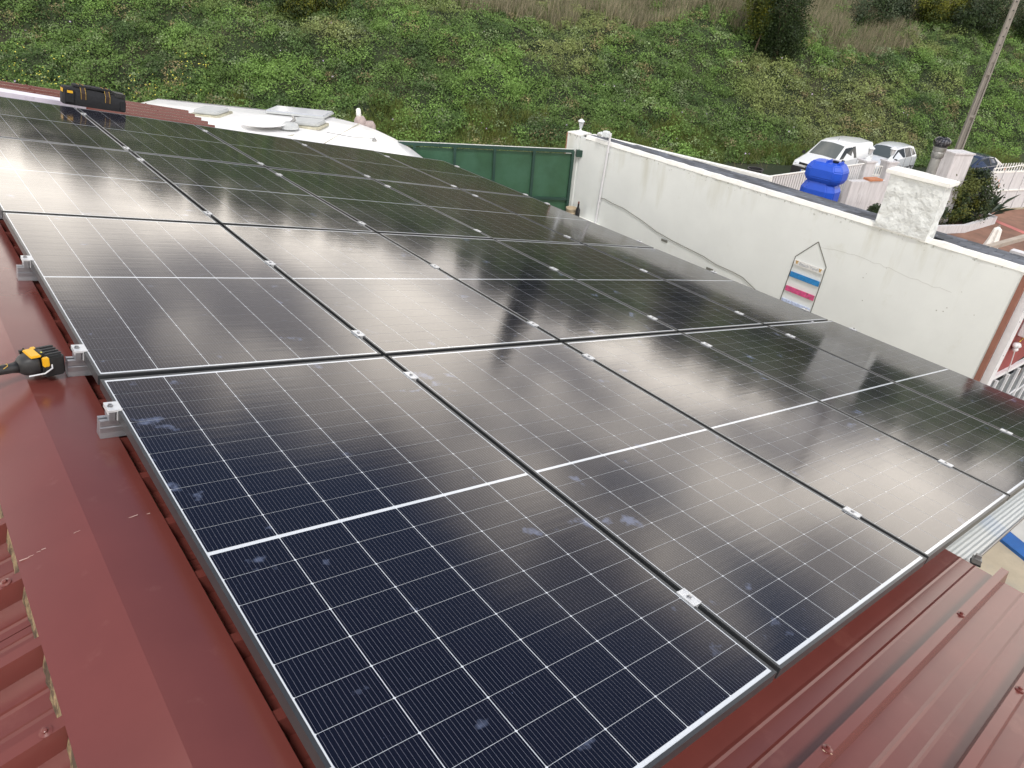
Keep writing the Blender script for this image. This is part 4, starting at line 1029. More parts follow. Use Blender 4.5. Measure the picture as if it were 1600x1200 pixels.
be = empty('awning_beam', (9.32, -6.07, 2.97), (0, 0, -.10), label='long pale wooden beam resting on the right end of the slate roof', cat='beam')
MB().cbox((1.2, 0, .0), (2.4, .07, .05)).build('beam', M['wood_pole'], be)
wp2 = empty('white_pillar', (13.6, -5.55, -1.5), label='white post with maroon side at the right edge beyond the slate roof', cat='post')
MB().cbox((0, 0, 1.75), (.16, .30, 3.5)).build('post', M['white_p'], wp2)
MB().cbox((.3, -.35, 1.6), (.3, .36, 3.2)).build('maroon_panel', M['maroon'], wp2)

# ================================================================= GREEN GATE
A = Vector((8.43, .05, 0)); B = Vector((5.2, 2.10, 0)); dirg = (B - A).normalized(); LG = (B - A).length
gt = empty('green_metal_gate', (A.x, A.y, .25), (0, 0, math.atan2(dirg.y, dirg.x)), label='tall dark green metal gate of sheet panels next to the white house', cat='gate')
ZT = 2.62
for i in range(6):
    x = .03 + .668 * i
    for z0_, z1_ in ((.05, .93), (.97, 1.78), (1.82, 2.57)):
        MB().box(x + .024, x + .644, -.012, .0, z0_, z1_).build('sheet_panel', M['green'], gt)
for i in range(7): MB().cbox((.03 + .668 * i, .018, ZT / 2), (.045, .06, ZT)).build('upright', M['green_bar'], gt)
for z_ in (.02, .95, 1.80): MB().cbox((LG / 2 + .1, .019, z_), (LG + .15, .035, .04)).build('cross_rail', M['green_bar'], gt)
MB().cbox((LG / 2 + .1, .010, ZT + .001), (LG + .15, .075, .05)).build('top_rail', M['green_bar'], gt)
MB().cbox((LG / 2 + .1, .010, ZT + .030), (LG + .15, .02, .006)).build('top_edge', M['cap_w'], gt)
MB().cbox((-.09, .02, ZT - .03), (.13, .09, .11)).build('guide_bracket', M['green_bar'], gt)

# ================================================================= MOTORHOME
ax = Vector((.68, -.733, 0)).normalized()
mh = empty('motorhome', (3.05 + .1 * ax.x, 4.87, .2), (0, 0, math.atan2(ax.y, ax.x)), label='white motorhome with roof hatches and satellite dish parked beyond the panels', cat='motorhome')
# local: x forward, y to the left (=far side is +y); body spans y from 0 (far edge) to -2.1
ZR = 2.95
def rv_sec(s_):
    # returns (z_top, half width, z_shift) for station s_
    if s_ < 3.0: zt = ZR
    else: zt = ZR - .62 * ((s_ - 3.0) / 2.0) ** 2
    hw = 1.05 if s_ < 3.5 else 1.05 * math.sqrt(max(0.02, 1 - ((s_ - 3.5) / 1.9) ** 3.2))
    if s_ < .12: zt -= .10 * (1 - s_ / .12) ** 2; hw = 1.05 - .06 * (1 - s_ / .12)
    return zt, hw
st = [0, .03, .07, .12, .4, 1, 2, 3, 3.3, 3.6, 3.9, 4.2, 4.5, 4.8, 5.0, 5.15, 5.25, 5.33]
vs = []; NR = 17
for s_ in st:
    zt, hw = rv_sec(s_)
    ring = [(-hw, .35), (-hw, 1.2), (-hw, 2.0), (-hw, zt - .16), (-hw * .99, zt - .08), (-hw * .965, zt - .025), (-hw * .92, zt), (-hw * .5, zt + .012), (0, zt + .018)]
    ring = ring + [(-a, b) for a, b in ring[-2::-1]]
    vs += [(s_, -1.05 + a, b) for a, b in ring]
fs = []
for i in range(len(st) - 1):
    for k in range(NR - 1): fs.append((i * NR + k, i * NR + k + 1, (i + 1) * NR + k + 1, (i + 1) * NR + k))
fs.append(tuple(range(NR))); fs.append(tuple((len(st) - 1) * NR + k for k in range(NR))[::-1])
MB().add(vs, fs).build('body', M['rv'], mh, smooth=True)
for x in (.9, 3.9):
    for y in (-.15, -1.95): MB().lathe((x, y, .36), [(.34, -.1), (.36, -.06), (.36, .06), (.34, .1)], 18, 'y').build('wheel', M['tyre'], mh)
def RV(px, py, pz=0): return (px, py, pz)
def mh_local(X, Y):
    d = Vector((X, Y, 0)) - Vector((mh.location.x, mh.location.y, 0)); a = math.atan2(ax.y, ax.x)
    return (d.x * math.cos(a) + d.y * math.sin(a), -d.x * math.sin(a) + d.y * math.cos(a))
def hatch(X, Y, w_, d_, label):
    x, y = mh_local(X, Y)
    h_ = empty('roof_hatch', (x, y, ZR + .01)); h_.parent = mh; h_['label'] = label
    MB().cbox((0, 0, .015), (w_ + .07, d_ + .07, .03), 0, .03).build('base', M['rv_dirty'], h_)
    MB().cbox((0, 0, .060), (w_, d_, .055), 0, .04).build('lid', M['rv_grey'], h_, bevel=.012)
hatch(3.52, 3.22, .40, .42, 'rear square hatch')
hatch(4.55, 1.98, .44, .36, 'middle square hatch')
x, y = mh_local(4.80, 2.83)
MB().cbox((x, y, ZR + .062), (.95, .42, .02)).build('roof_solar_module', M['rv_panel'], mh)
MB().cbox((x, y, ZR + .038), (.98, .45, .028)).build('module_frame', M['rv_grey'], mh)
x, y = mh_local(3.96, 2.0)
sd_ = empty('satellite_dish', (x, y, ZR)); sd_.parent = mh
MB().lathe((.30, .0, .04), [(.13, 0), (.12, .05), (.07, .09)], 16).build('base', M['rv_grey'], sd_, smooth=True)
MB().lathe((0, 0, 0), [(.02, .02), (.20, .03), (.36, .07), (.37, .085), (.36, .09), (.20, .055), (.01, .05)], 28).build('dish', M['rv'], sd_, smooth=True, loc=(-.08, 0, .02), rot=(0, 0, 0))
MB().tube([(.30, 0, .10), (.36, .04, .16), (.33, .07, .20)], .025, 8).build('receiver', M['duct'], sd_)
MB().cbox((.05, -.22, .004), (.8, .28, .006), .1).build('sealant', M['rv_dirty'], sd_)
x, y = mh_local(5.13, 1.0)
an_ = MB().lathe((x, y, ZR - .06), [(.04, 0), (.03, .03), (.006, .05), (.004, .06)], 12).build('roof_antenna', M['duct'], mh)
MB().tube([(x, y, ZR - .02), (x - .3, y - .12, ZR - .005), (x - .7, y - .10, ZR + .02)], .006, 6).build('roof_cable', M['duct'], mh)
for q, nm in ((.02, 'roof_seam'),):
    pts = []
    for k in range(9):
        yy = -.10 - 1.9 * k / 8; s_ = 3.62; zt, hw = rv_sec(s_); pts.append((s_, yy, zt + .012))
    MB().tube(pts, .007, 6).build(nm, M['rv_dirty'], mh)
pts = []
for s_ in (.1, .6, 1.5, 2.5, 3.2):
    zt, hw = rv_sec(s_); pts.append((s_, -.045, zt - .002))
MB().tube(pts, .010, 6).build('edge_trim', M['duct'], mh)
x, y = mh_local(5.02, 2.55)
wr = empty('wrapped_figure', (5.74, 2.55, .12), label='pinkish grey wrapped shape with a white top behind the motorhome', cat='wrapped ornament')
MB().lathe((0, 0, 0), [(.07, 0), (.08, 2.5), (.115, 2.78), (.10, 2.95), (.06, 3.01)], 12).lathe((.12, -.10, 0), [(.06, 0), (.07, 2.5), (.105, 2.72), (.10, 2.88), (.06, 2.94)], 12).build('wrapping', M['pinkrag'], wr, smooth='all')
MB().lathe((-.02, .01, 2.99), [(.035, 0), (.042, .04), (.038, .12), (.022, .145)], 12).build('white_top', M['cap_w'], wr, smooth='all')

# lilac-white plank on the far roof
pk = MB().box(-1.6, 0, -.11, .11, 0, .065).build('white_plank', M['strip'], loc=G(1.36, -.52, -.095), rot=(0, TILT, -.10)); tag(pk, 'lilac-white plank lying on the red roof left of the tool bag', 'plank')

# ================================================================= TOOL BAG
bg_ = empty('tool_bag', G(1.36, -.13, .003), (0, TILT, .0), label='open black tool bag with yellow straps on the far panel edge', cat='tool bag')
mb = MB(); vs = []; n = 9
secs = [(-.29, .06, .155), (-.275, .085, .165), (-.15, .095, .17), (0, .095, .165), (.15, .095, .155), (.265, .085, .15), (.285, .06, .13)]
for x, hy, hz in secs:
    ring = [(-hy, 0), (-hy * 1.08, hz * .35), (-hy * .98, hz * .75), (-hy * .7, hz), (0, hz * 1.02), (hy * .7, hz), (hy * .98, hz * .75), (hy * 1.08, hz * .35), (hy, 0)]
    vs += [(x, a, b) for a, b in ring]
fs = []
for i in range(len(secs) - 1):
    for k in range(8): fs.append((i * 9 + k, i * 9 + k + 1, (i + 1) * 9 + k + 1, (i + 1) * 9 + k))
    fs.append((i * 9 + 8, i * 9, (i + 1) * 9, (i + 1) * 9 + 8))
fs += [tuple(range(9)), tuple((len(secs) - 1) * 9 + k for k in range(9))[::-1]]
mb.add(vs, fs).build('body', M['fabric'], bg_, smooth=True)
lidm = MB(); lidm.cbox((-.02, 0, .185), (.36, .15, .025), 0, .03); lidm.build('lid', M['fabric'], bg_, bevel=.008)
MB().cbox((.215, .0, .165), (.13, .17, .05), 0, .03).build('side_pocket', M['tool_b'], bg_, bevel=.012, rot=(0, .05, 0))
MB().cbox((-.235, -.098, .085), (.085, .02, .13)).build('front_pocket', M['fabric'], bg_, bevel=.006)
MB().cbox((-.235, -.1095, .128), (.050, .003, .024)).build('yellow_label', M['yellow'], bg_)
MB().cbox((.25, -.085, .055), (.06, .03, .10)).build('end_pocket', M['fabric'], bg_, bevel=.008)
MB().cbox((-.292, -.03, .13), (.006, .08, .035)).build('yellow_patch', M['yellow'], bg_)
for x0 in (-.135, .085):
    st_ = None
    for dx in (0, .042):
        pts = [(x0 + dx, -.104, .07), (x0 + dx, -.103, .13), (x0 + dx - .005, -.08, .18), (x0 + dx - .012, -.02, .205), (x0 + dx - .015, .04, .20)]
        MB().tube(pts, .0016, 6).build('strap_piping', M['piping'], bg_)
    MB().extr([(-.1035, .07), (-.1025, .13), (-.079, .179), (-.02, .204), (.04, .199), (.04, .196), (-.02, .200), (-.076, .175), (-.099, .129), (-.100, .07)], 'x', x0 + .002, x0 + .040).build('strap', mat('strap_brown', (.028, .016, .014), .7) if x0 < 0 else bpy.data.materials['strap_brown'], bg_)

# ================================================================= POWER TOOL
# lies on its side on the ridge cap: battery end towards the panels
dr = empty('cordless_tool', G(-.150, 5.925, RH + .056), (0, TILT * .6, .20), label='yellow and black cordless power tool lying on the ridge cap', cat='power tool')
# local x points along handle from body (-) to battery (+); z up
def loft(secs, name, mat_, par, n=16, e_=.6, smooth='all'):
    vs = []
    for x, cy, cz, ry, rz in secs:
        for i in range(n):
            a = 2 * PI * i / n; ca, sa = math.cos(a), math.sin(a)
            vs.append((x, cy + ry * math.copysign(abs(ca) ** e_, ca), cz + rz * math.copysign(abs(sa) ** e_, sa)))
    fs = []
    for k in range(len(secs) - 1):
        for i in range(n): fs.append((k * n + i, k * n + (i + 1) % n, (k + 1) * n + (i + 1) % n, (k + 1) * n + i))
    fs += [tuple(range(n))[::-1], tuple((len(secs) - 1) * n + i for i in range(n))]
    return MB().add(vs, fs).build(name, mat_, par, smooth=smooth)
loft([(-.20, .012, .0, .022, .017), (-.15, .010, -.001, .021, .0165), (-.10, .004, 0, .019, .016), (-.06, 0, 0, .019, .0165), (-.040, 0, 0, .022, .020)], 'handle', M['tool_b'], dr, 16, .8)
loft([(-.042, 0, 0, .022, .020), (-.030, 0, .002, .032, .030), (-.012, 0, .002, .044, .038), (.012, 0, .002, .047, .040), (.016, 0, .002, .045, .038)], 'foot', M['tool_b'], dr, 16, .6)
loft([(-.30, .03, .0, .030, .032), (-.26, .03, 0, .034, .036), (-.20, .025, 0, .034, .036), (-.185, .02, 0, .026, .026)], 'motor_housing', M['yellow'], dr, 16, .8)
MB().cbox((.055, 0, .0), (.070, .108, .078)).build('battery', M['tool_b'], dr, bevel=.007)
for k in range(4): MB().cbox((.060, -.033 + .022 * k, .040), (.055, .010, .005)).build('battery_rib', M['tool_b'], dr, bevel=.0015)
for k in range(4): MB().cbox((.0905, -.033 + .022 * k, .0), (.004, .010, .06)).build('battery_rib', M['tool_b'], dr)
ys1 = MB(); ys1.cbox((.006, -.005, .042), (.034, .074, .009)); ys1.cbox((.028, .046, .025), (.018, .024, .03)); ys1.cbox((.030, -.052, .022), (.020, .018, .034)); ys1.build('yellow_cover', M['yellow'], dr, bevel=.003)
MB().cbox((.030, -.008, .0415), (.016, .046, .011)).build('label_plate', M['tool_b'], dr, bevel=.001)
MB().cbox((.030, -.008, .0475), (.010, .036, .001)).build('charge_label', mat('dark_label', (.03, .03, .03), .5), dr)
MB().cbox((.030, -.022, .0484), (.005, .006, .0008)).build('charge_light', M['flower_y'], dr)
MB().cbox((-.008, .040, .036), (.020, .010, .012)).lathe((-.003, .041, .044), [(.003, 0), (.003, .004)], 8).build('button', M['tool_b'], dr)
MB().tube([(-.028, -.055, -.018), (.02, -.062, -.016), (.046, -.058, -.004), (.048, -.050, .012)], .003, 8).build('belt_hook', M['clamp'], dr)
for pts in ([(-.185, -.004, .018), (-.12, -.001, .0172), (-.085, .010, .0145), (-.062, .016, .010)], [(-.088, -.016, .0105), (-.072, -.010, .0162), (-.070, .004, .0172), (-.078, .014, .0120)]):
    MB().tube(pts, .0012, 6).build('yellow_line', M['piping'], dr)

# ================================================================= STREET SIDE: fence, pillars, gates
def slat_fence(p0, p1, z0, z1, pitch, name, label, cap_=True, pickets=False):
    p0 = Vector((*p0, 0)); p1 = Vector((*p1, 0)); L_ = (p1 - p0).length; a = math.atan2((p1 - p0).y, (p1 - p0).x)
    f_ = empty(name, (p0.x, p0.y, z0), (0, 0, a), label=label, cat='fence' if 'gate' not in name else 'gate')
    H_ = z1 - z0
    return f_, L_, H_
f_, L_, H_ = slat_fence((19.4, 2.95), (24.9, 2.45), GZ, .48, .1, 'white_slat_fence', 'white vertical slat fence left of the blue water container')
sl = MB().cbox((0, 0, H_ / 2), (.085, .02, H_)); sl_me = sl.build('slat', M['fence_w']).data; bpy.data.objects.remove(bpy.data.objects['slat'])
for i in range(int(L_ / .13)):
    o = bpy.data.objects.new('slat', sl_me); COL.objects.link(o); o.parent = f_; o.location = (.06 + .13 * i, 0, 0)
MB().cbox((L_ / 2, .025, H_ - .05), (L_, .03, .06)).cbox((L_ / 2, .025, .3), (L_, .03, .06)).build('rail', M['fence_w'], f_)
MB().cbox((L_ / 2, .0, H_ + .014), (L_, .06, .025)).build('top_rail', M['cap_w'], f_)
# masonry wall with terracotta sill
w1 = empty('low_white_wall', (24.0, 2.0, GZ), (0, 0, -.35), label='weathered white wall with a terracotta sill left of the lantern pillars', cat='wall')
MB().cbox((.3, 0, .8), (1.5, .25, 1.65)).build('wall', M['pillar'], w1)
MB().cbox((.55, 0, 1.66), (.55, .32, .06)).build('sill', M['terracotta'], w1)
MB().cbox((.15, -.128, 1.05), (.30, .012, .30)).build('hatch_frame', M['pillar'], w1)
def pillar(loc, wx, wy, h, label, rz=0, lant=None):
    p = empty('gate_pillar', loc, (0, 0, rz), label=label, cat='pillar')
    MB().cbox((0, 0, h / 2), (wx, wy, h), 0, .02).build('shaft', M['pillar'], p)
    MB().cbox((0, 0, h + .025), (wx + .05, wy + .05, .05)).build('capstone', M['pillar'], p)
    if lant: lantern((loc[0], loc[1], loc[2] + h + .05), lant, 1.9)
    return p
pillar((25.35, 2.55, GZ), .42, .42, 2.0, 'left one of two narrow white pillars with lanterns', -.35, 'white lantern on the left narrow pillar in front of the van')
pillar((26.05, 2.1, GZ), .40, .40, 2.02, 'right one of two narrow white pillars with lanterns', -.35, 'white lantern on the right narrow pillar in front of the silver car')
pillar((27.75, .62, GZ), .80, .55, 2.5, 'wide weathered white pillar in front of the concrete pole', -.45)
# small white picket door between the pillars
g1 = empty('white_picket_gate', (25.55, 2.40, GZ), (0, 0, -.55), label='small white picket gate between the two lantern pillars', cat='gate')
for i in range(5): MB().cbox((.02 + .09 * i, 0, 1.70), (.022, .022, .34)).build('picket', M['cap_w'], g1)
MB().cbox((.20, 0, 1.86), (.46, .03, .03)).cbox((.20, 0, 1.55), (.46, .03, .03)).build('rail', M['cap_w'], g1)
MB().cbox((.20, 0, .77), (.46, .03, 1.5)).build('lower_panel', M['fence_w'], g1)
# slatted shutter wall right of the pillar
g2 = empty('white_wall_panel', (26.3, 1.95, GZ), (0, 0, -.6), label='white wall panel with dark slatted openings right of the lantern pillars', cat='wall')
MB().cbox((.75, 0, .85), (1.5, .12, 1.7)).build('wall', M['pillar'], g2)
for z_ in (.55, 1.1):
    for i in range(9): MB().cbox((.30 + .09 * i, -.062, z_ + .1), (.045, .012, .42)).build('slat_opening', M['dark_in'] if i % 2 == 0 else M['fence_w'], g2)
hb_ = foliage_thing('hanging_plant', (26.45, 1.85, .05), [(0, 0, 0, .20, .20, .30), (0, 0, -.3, .12, .12, .22)], 900, .06, [(.10, .045, .03), (.06, .05, .03)], 'brown withered hanging plant on the wall right of the pillar', 'plant', None, 31)
foliage_thing('potted_shrub', (23.4, 1.0, -1.0), [(0, 0, .35, .36, .36, .42), (-.3, 0, .0, .26, .26, .25)], 3000, .07, DKG + OLV, 'small green shrub between the blue container and the chimney', 'shrub', [((0, 0, -.5), (0, 0, .4), .03, .015)], 32)
sw = empty('garden_swing_frame', (23.6, .35, GZ), (0, 0, -.4), label='dark metal frame beside the small shrub behind the slate roof', cat='metal frame')
MB().tube([(-.4, 0, 1.05), (.6, 0, .85)], .045, 8).tube([(.15, 0, .2), (.45, 0, 1.25), (.7, 0, .2)], .05, 8).build('frame', M['plastic_b'], sw)
# big sliding gate with pickets on the right
g3 = empty('white_sliding_gate', (31.2, .42, GZ), (0, 0, math.atan2(-.6, 1.78)), label='white sliding gate with pickets at the right edge of the photo', cat='gate')
for i in range(8): MB().cbox((.4 + .62 * i, 0, .78), (.60, .03, 1.42)).build('sheet_panel', M['fence_w'], g3)
for i in range(8): MB().cbox((.09 + .62 * i, -.02, .85), (.035, .05, 1.6)).build('upright', M['fence_w'], g3)
_o = MB().cbox((0, 0, .16), (.03, .03, .34)).build('picket', M['cap_w']); pk_me = _o.data; bpy.data.objects.remove(_o)
for i in range(34):
    o = bpy.data.objects.new('picket', pk_me); COL.objects.link(o); o.parent = g3; o.location = (.2 + .145 * i, 0, 1.52)
MB().cbox((2.5, 0, 1.52), (5.0, .05, .06)).cbox((2.5, -.02, .80), (5.0, .05, .05)).build('rail', M['cap_w'], g3)
MB().cbox((2.5, 0, .03), (5.2, .12, .06)).build('bottom_rail', M['sand'], g3)
MB().tube([(.1, 0, 1.66), (1.0, 0, 1.70), (2.2, 0, 1.82), (3.5, 0, 1.9)], .02, 6).build('curved_rail', M['cap_w'], g3)
# planter with bush and bird-of-paradise plant
pe = MB().extr([(26.2, .05), (27.7, -.55), (30.1, -.70), (30.4, -.2), (30.3, -.1), (30.0, -.55), (27.7, -.42), (26.3, .15)], 'z', GZ, GZ + .28).build('planter_kerb', M['pillar']); tag(pe, 'low whitewashed kerb around the courtyard planting', 'kerb')
foliage_thing('garden_bush', (28.7, .15, GZ), [(0, 0, 1.0, 1.0, .8, .85), (-.55, 0, .55, .85, .7, .6), (.75, .0, .5, .75, .6, .55), (.2, 0, 1.6, .5, .45, .4)], 16000, .075, OLV + [(.035, .06, .016), (.10, .12, .03), (.14, .15, .03)], 'large dark leafy bush right of the white chimney in the courtyard', 'bush', [((0, 0, 0), (0, 0, 1.2), .05, .02), ((0, 0, .2), (.5, 0, 1.2), .03, .01)], 33)
bp_ = empty('bird_of_paradise_plant', (30.1, -.25, GZ), label='orange flowered plant with long dark leaves beside the white gate', cat='plant')
rr = random.Random(9)
for i in range(16):
    a = rr.uniform(-2.6, .6); l_ = rr.uniform(.9, 1.5); e0 = rr.uniform(.5, 1.2)
    tip = Vector((math.cos(a) * l_ * math.cos(e0), math.sin(a) * l_ * math.cos(e0), l_ * math.sin(e0))); mid = tip * .62 + Vector((0, 0, .16)); side = Vector((-math.sin(a), math.cos(a), 0)) * .085
    MB().add([(0, 0, 0), mid * .6 + side * .3, mid + side, tip, mid - side, mid * .6 - side * .3], [(0, 1, 2, 3, 4, 5)]).build('leaf', mat('strelitzia_leaf', (.03, .055, .03), .5) if i == 0 else bpy.data.materials['strelitzia_leaf'], bp_)
for i in range(7):
    x = rr.uniform(-.5, .7); z_ = rr.uniform(1.1, 1.9)
    MB().add([(x, 0, z_), (x + .14, 0, z_ + .06), (x + .04, 0, z_ + .02), (x + .10, 0, z_ + .16), (x, 0, z_ + .05), (x - .02, .02, z_ + .15)], [(0, 1, 2), (2, 3, 4), (4, 5, 0)]).build('flower', M['flower_o'], bp_)
pa = empty('closed_parasol', (25.1, -2.15, GZ + .02), label='closed white parasol standing in the courtyard behind the beam', cat='parasol')
mb = MB(); vs = []; n = 12
for r_, z_ in ((.02, 1.10), (.12, 1.02), (.16, .70), (.26, .30)):
    for i in range(n):
        q = r_ * (1 if i % 2 else .55); vs.append((q * math.cos(2 * PI * i / n), q * math.sin(2 * PI * i / n), z_))
mb.add(vs, [(k * n + i, k * n + (i + 1) % n, (k + 1) * n + (i + 1) % n, (k + 1) * n + i) for k in range(3) for i in range(n)])
mb.build('canopy', M['cap_w'], pa); MB().tube([(0, 0, 0), (0, 0, 1.14)], .022, 8).build('pole', M['duct'], pa)
MB().tube([(26.2, -3.0, GZ + .1), (28.2, -3.9, GZ + .1)], .02, 6).build('garden_hose', M['plastic_b']); tag(bpy.data.objects['garden_hose'], 'thin dark hose on the courtyard right of the parasol', 'hose')

# concrete pole
cpz = empty('concrete_pole', (31.6, 1.95, SZ), (0, 0, -.9), label='tall concrete utility pole with recessed sides behind the wide pillar', cat='utility pole')
def poleprof(z, k=1): return (.30 - .0165 * z) * k
mb = MB(); HP = 13.0
for s_ in (-1, 1):
    vs = []
    for z_ in (0, HP):
        wx, wy = poleprof(z_) / 2, poleprof(z_) * .82 / 2; th = .05 - .001 * z_
        x0, x1 = (s_ * wx, s_ * (wx - th))
        vs += [(x0, -wy, z_), (x1, -wy, z_), (x1, wy, z_), (x0, wy, z_)]
    mb.add(vs, [(0, 1, 2, 3), (4, 7, 6, 5), (0, 4, 5, 1), (1, 5, 6, 2), (2, 6, 7, 3), (3, 7, 4, 0)])
mb.build('flange', M['conc'], cpz)
mb = MB(); vs = []
for z_ in (0, HP):
    wx = poleprof(z_) / 2 - .045; vs += [(-wx, -.025, z_), (wx, -.025, z_), (wx, .025, z_), (-wx, .025, z_)]
mb.add(vs, [(0, 1, 2, 3), (4, 7, 6, 5), (0, 4, 5, 1), (1, 5, 6, 2), (2, 6, 7, 3), (3, 7, 4, 0)]); mb.build('web', M['conc'], cpz)
for z_ in (1.2, 2.9, 4.4, 5.9):
    w_ = poleprof(z_) - .09; MB().cbox((0, 0, z_), (w_, poleprof(z_) * .78, .08)).build('crossbar', M['conc'], cpz)
w_ = poleprof(9) - .06; MB().cbox((0, 0, 9.6), (w_, poleprof(9.6) * .80, 6.6)).build('solid_top', M['conc'], cpz)
for i in range(9): MB().lathe((0, 0, 6.6 + .28 * i), [(.022, -poleprof(9) * .47), (.022, poleprof(9) * .47)], 8, 'y').build('bolt_hole', M['dark_in'], cpz)

# ================================================================= VEHICLES
def vehicle(name, loc, heading, L_, W_, prof, paint, label, cat, win=(1, 2), side=(), seams=(), bumper=None, van=False, plate=False, mark=False):
    """prof rows: x, z_bottom, z_belt, z_top, hw_belt, hw_top"""
    c = empty(name, loc, (0, 0, heading), label=label, cat=cat)
    vs = []; NR = 11
    for (x, zb, zm, zt, hb, ht) in prof:
        half = [(hb * .90, zb), (hb, zb + .12), (hb * 1.01, (zb + zm) / 2), (hb, zm), (ht, zt - .05 if zt - zm > .15 else zt - .01)]
        ring = [(-a, b) for a, b in half] + [(0, zt + .015)] + [(a, b) for a, b in half[::-1]]
        vs += [(x, a, b) for a, b in ring]
    fs = []
    for i in range(len(prof) - 1):
        for k in range(NR - 1): fs.append((i * NR + k, i * NR + k + 1, (i + 1) * NR + k + 1, (i + 1) * NR + k))
    fs += [tuple(range(NR)), tuple((len(prof) - 1) * NR + k for k in range(NR))[::-1]]
    body = MB().add(vs, fs).build('body', paint, c, smooth=True)
    md = body.modifiers.new('bev', 'BEVEL'); md.width = .035; md.segments = 3; md.limit_method = 'ANGLE'; md.angle_limit = .35
    def face_glass(i, ks, inset, nm):
        # ks: ring index pairs
        for (a, b) in ks:
            q = [Vector(vs[i * NR + a]), Vector(vs[i * NR + b]), Vector(vs[(i + 1) * NR + b]), Vector(vs[(i + 1) * NR + a])]
            ctr = sum(q, Vector()) / 4; nrm = (q[1] - q[0]).cross(q[3] - q[0]).normalized()
            if nrm.dot(ctr - Vector((ctr.x * .8, 0, .8))) < 0: nrm = -nrm
            q = [ctr + (p - ctr) * inset + nrm * .012 for p in q]
            MB().add(q + [p - nrm * .02 for p in q], [(0, 1, 2, 3), (0, 1, 5, 4), (1, 2, 6, 5), (2, 3, 7, 6), (3, 0, 4, 7)]).build(nm, M['glass_s'], c)
    i = win[0]
    # windscreen: across the full top (k 4..6)
    q = [Vector(vs[i * NR + 4]), Vector(vs[i * NR + 6]), Vector(vs[(i + 1) * NR + 6]), Vector(vs[(i + 1) * NR + 4])]
    top = Vector(vs[(i + 1) * NR + 5]); botm = Vector(vs[i * NR + 5])
    ctr = sum(q, Vector()) / 4; up = Vector((.5, 0, 1)).normalized()
    def P_(a, b, k): return a + (b - a) * k
    rows = []
    for kk in (.05, .35, .65, .93):
        l = P_(q[0], q[3], kk); r = P_(q[1], q[2], kk); mid = P_(botm, top, kk)
        rows.append([P_(l, mid, .09), P_(l, mid, .5) + up * .012, mid, P_(r, mid, .5) + up * .012, P_(r, mid, .09)])
    vv = [p + up * .014 for row in rows for p in row]
    MB().add(vv, [(a * 5 + b, a * 5 + b + 1, (a + 1) * 5 + b + 1, (a + 1) * 5 + b) for a in range(3) for b in range(4)]).build('windscreen', M['glass'], c, smooth='all')
    def at(x, z):
        for a, b in zip(prof[:-1], prof[1:]):
            if a[0] >= x >= b[0]:
                k = (a[0] - x) / (a[0] - b[0]); q = [a[t_] + (b[t_] - a[t_]) * k for t_ in range(6)]
                kz = min(1, max(0, (z - q[2]) / max(.05, q[3] - .05 - q[2]))); return q[4] + (q[5] - q[4]) * kz
        return prof[0][4]
    for poly in side:
        for s_ in (-1, 1):
            ctr = Vector((sum(p[0] for p in poly) / len(poly), 0, sum(p[1] for p in poly) / len(poly)))
            o_ = [Vector((x, s_ * (at(x, z) + .016), z)) for x, z in poly]; n_ = len(o_)
            MB().add(o_ + [p - Vector((0, s_ * .03, 0)) for p in o_], [tuple(range(n_))] + [(t_, (t_ + 1) % n_, n_ + (t_ + 1) % n_, n_ + t_) for t_ in range(n_)]).build('side_window', M['glass_s'], c)
    for s_ in (-1, 1):
        for xs in seams:
            zs = [.34, .6, .9, prof[3][2] + .02]; MB().tube([(xs, s_ * (at(xs, z) * (1.008 if z < 1 else 1) + .004), z) for z in zs], .006, 4).build('door_seam', M['plastic_b'], c)
        MB().tube([(prof[0][0] - .55, s_ * (W_ / 2 + .012), .52), (prof[-1][0] + .35, s_ * (W_ / 2 + .004), .52)], .022, 4).build('side_strip', M['plastic_b'], c)
    # bumper, lamps, grille, wheels
    x0 = prof[0][0]; hb = prof[0][4]; zb = prof[0][1]
    MB().cbox((x0 + .02, 0, zb + .22), (.16, hb * 1.98, .36), 0, .06).build('front_bumper', M['plastic_b'] if bumper else paint, c, bevel=.03)
    for s_ in (-1, 1):
        MB().cbox((x0 - .13, s_ * (hb - .16), prof[0][2] + .03), (.24, .24, .15), 0, .05).build('headlight', M['headl'], c, bevel=.02)
        m_ = MB().cbox((prof[2][0] - .12, s_ * (prof[2][4] + .12), prof[2][2] + .06), (.10, .16, .14), 0, .03).build('wing_mirror', M['plastic_b'], c, bevel=.02)
        for xx in (prof[0][0] - .75, prof[-1][0] + .75):
            wv = MB().lathe((xx, s_ * (W_ / 2 - .10), .31), [(.29, -.1), (.31, -.07), (.31, .07), (.29, .105)], 20, 'y').build('wheel', M['tyre'], c, smooth=True)
            MB().lathe((xx, s_ * (W_ / 2 + .008), .31), [(.19, -.01), (.19, .004)], 16, 'y').build('hub_cap', M['silver'], wv)
        MB().cbox(((prof[2][0] + prof[3][0]) / 2 - .15, s_ * (W_ / 2 + .012), prof[2][2] - .16), (.16, .02, .035)).build('door_handle', M['plastic_b'], c)
    MB().cbox((x0 + .075, 0, zb + .56), (.02, hb * 1.1, .10)).build('grille', M['plastic_b'], c)
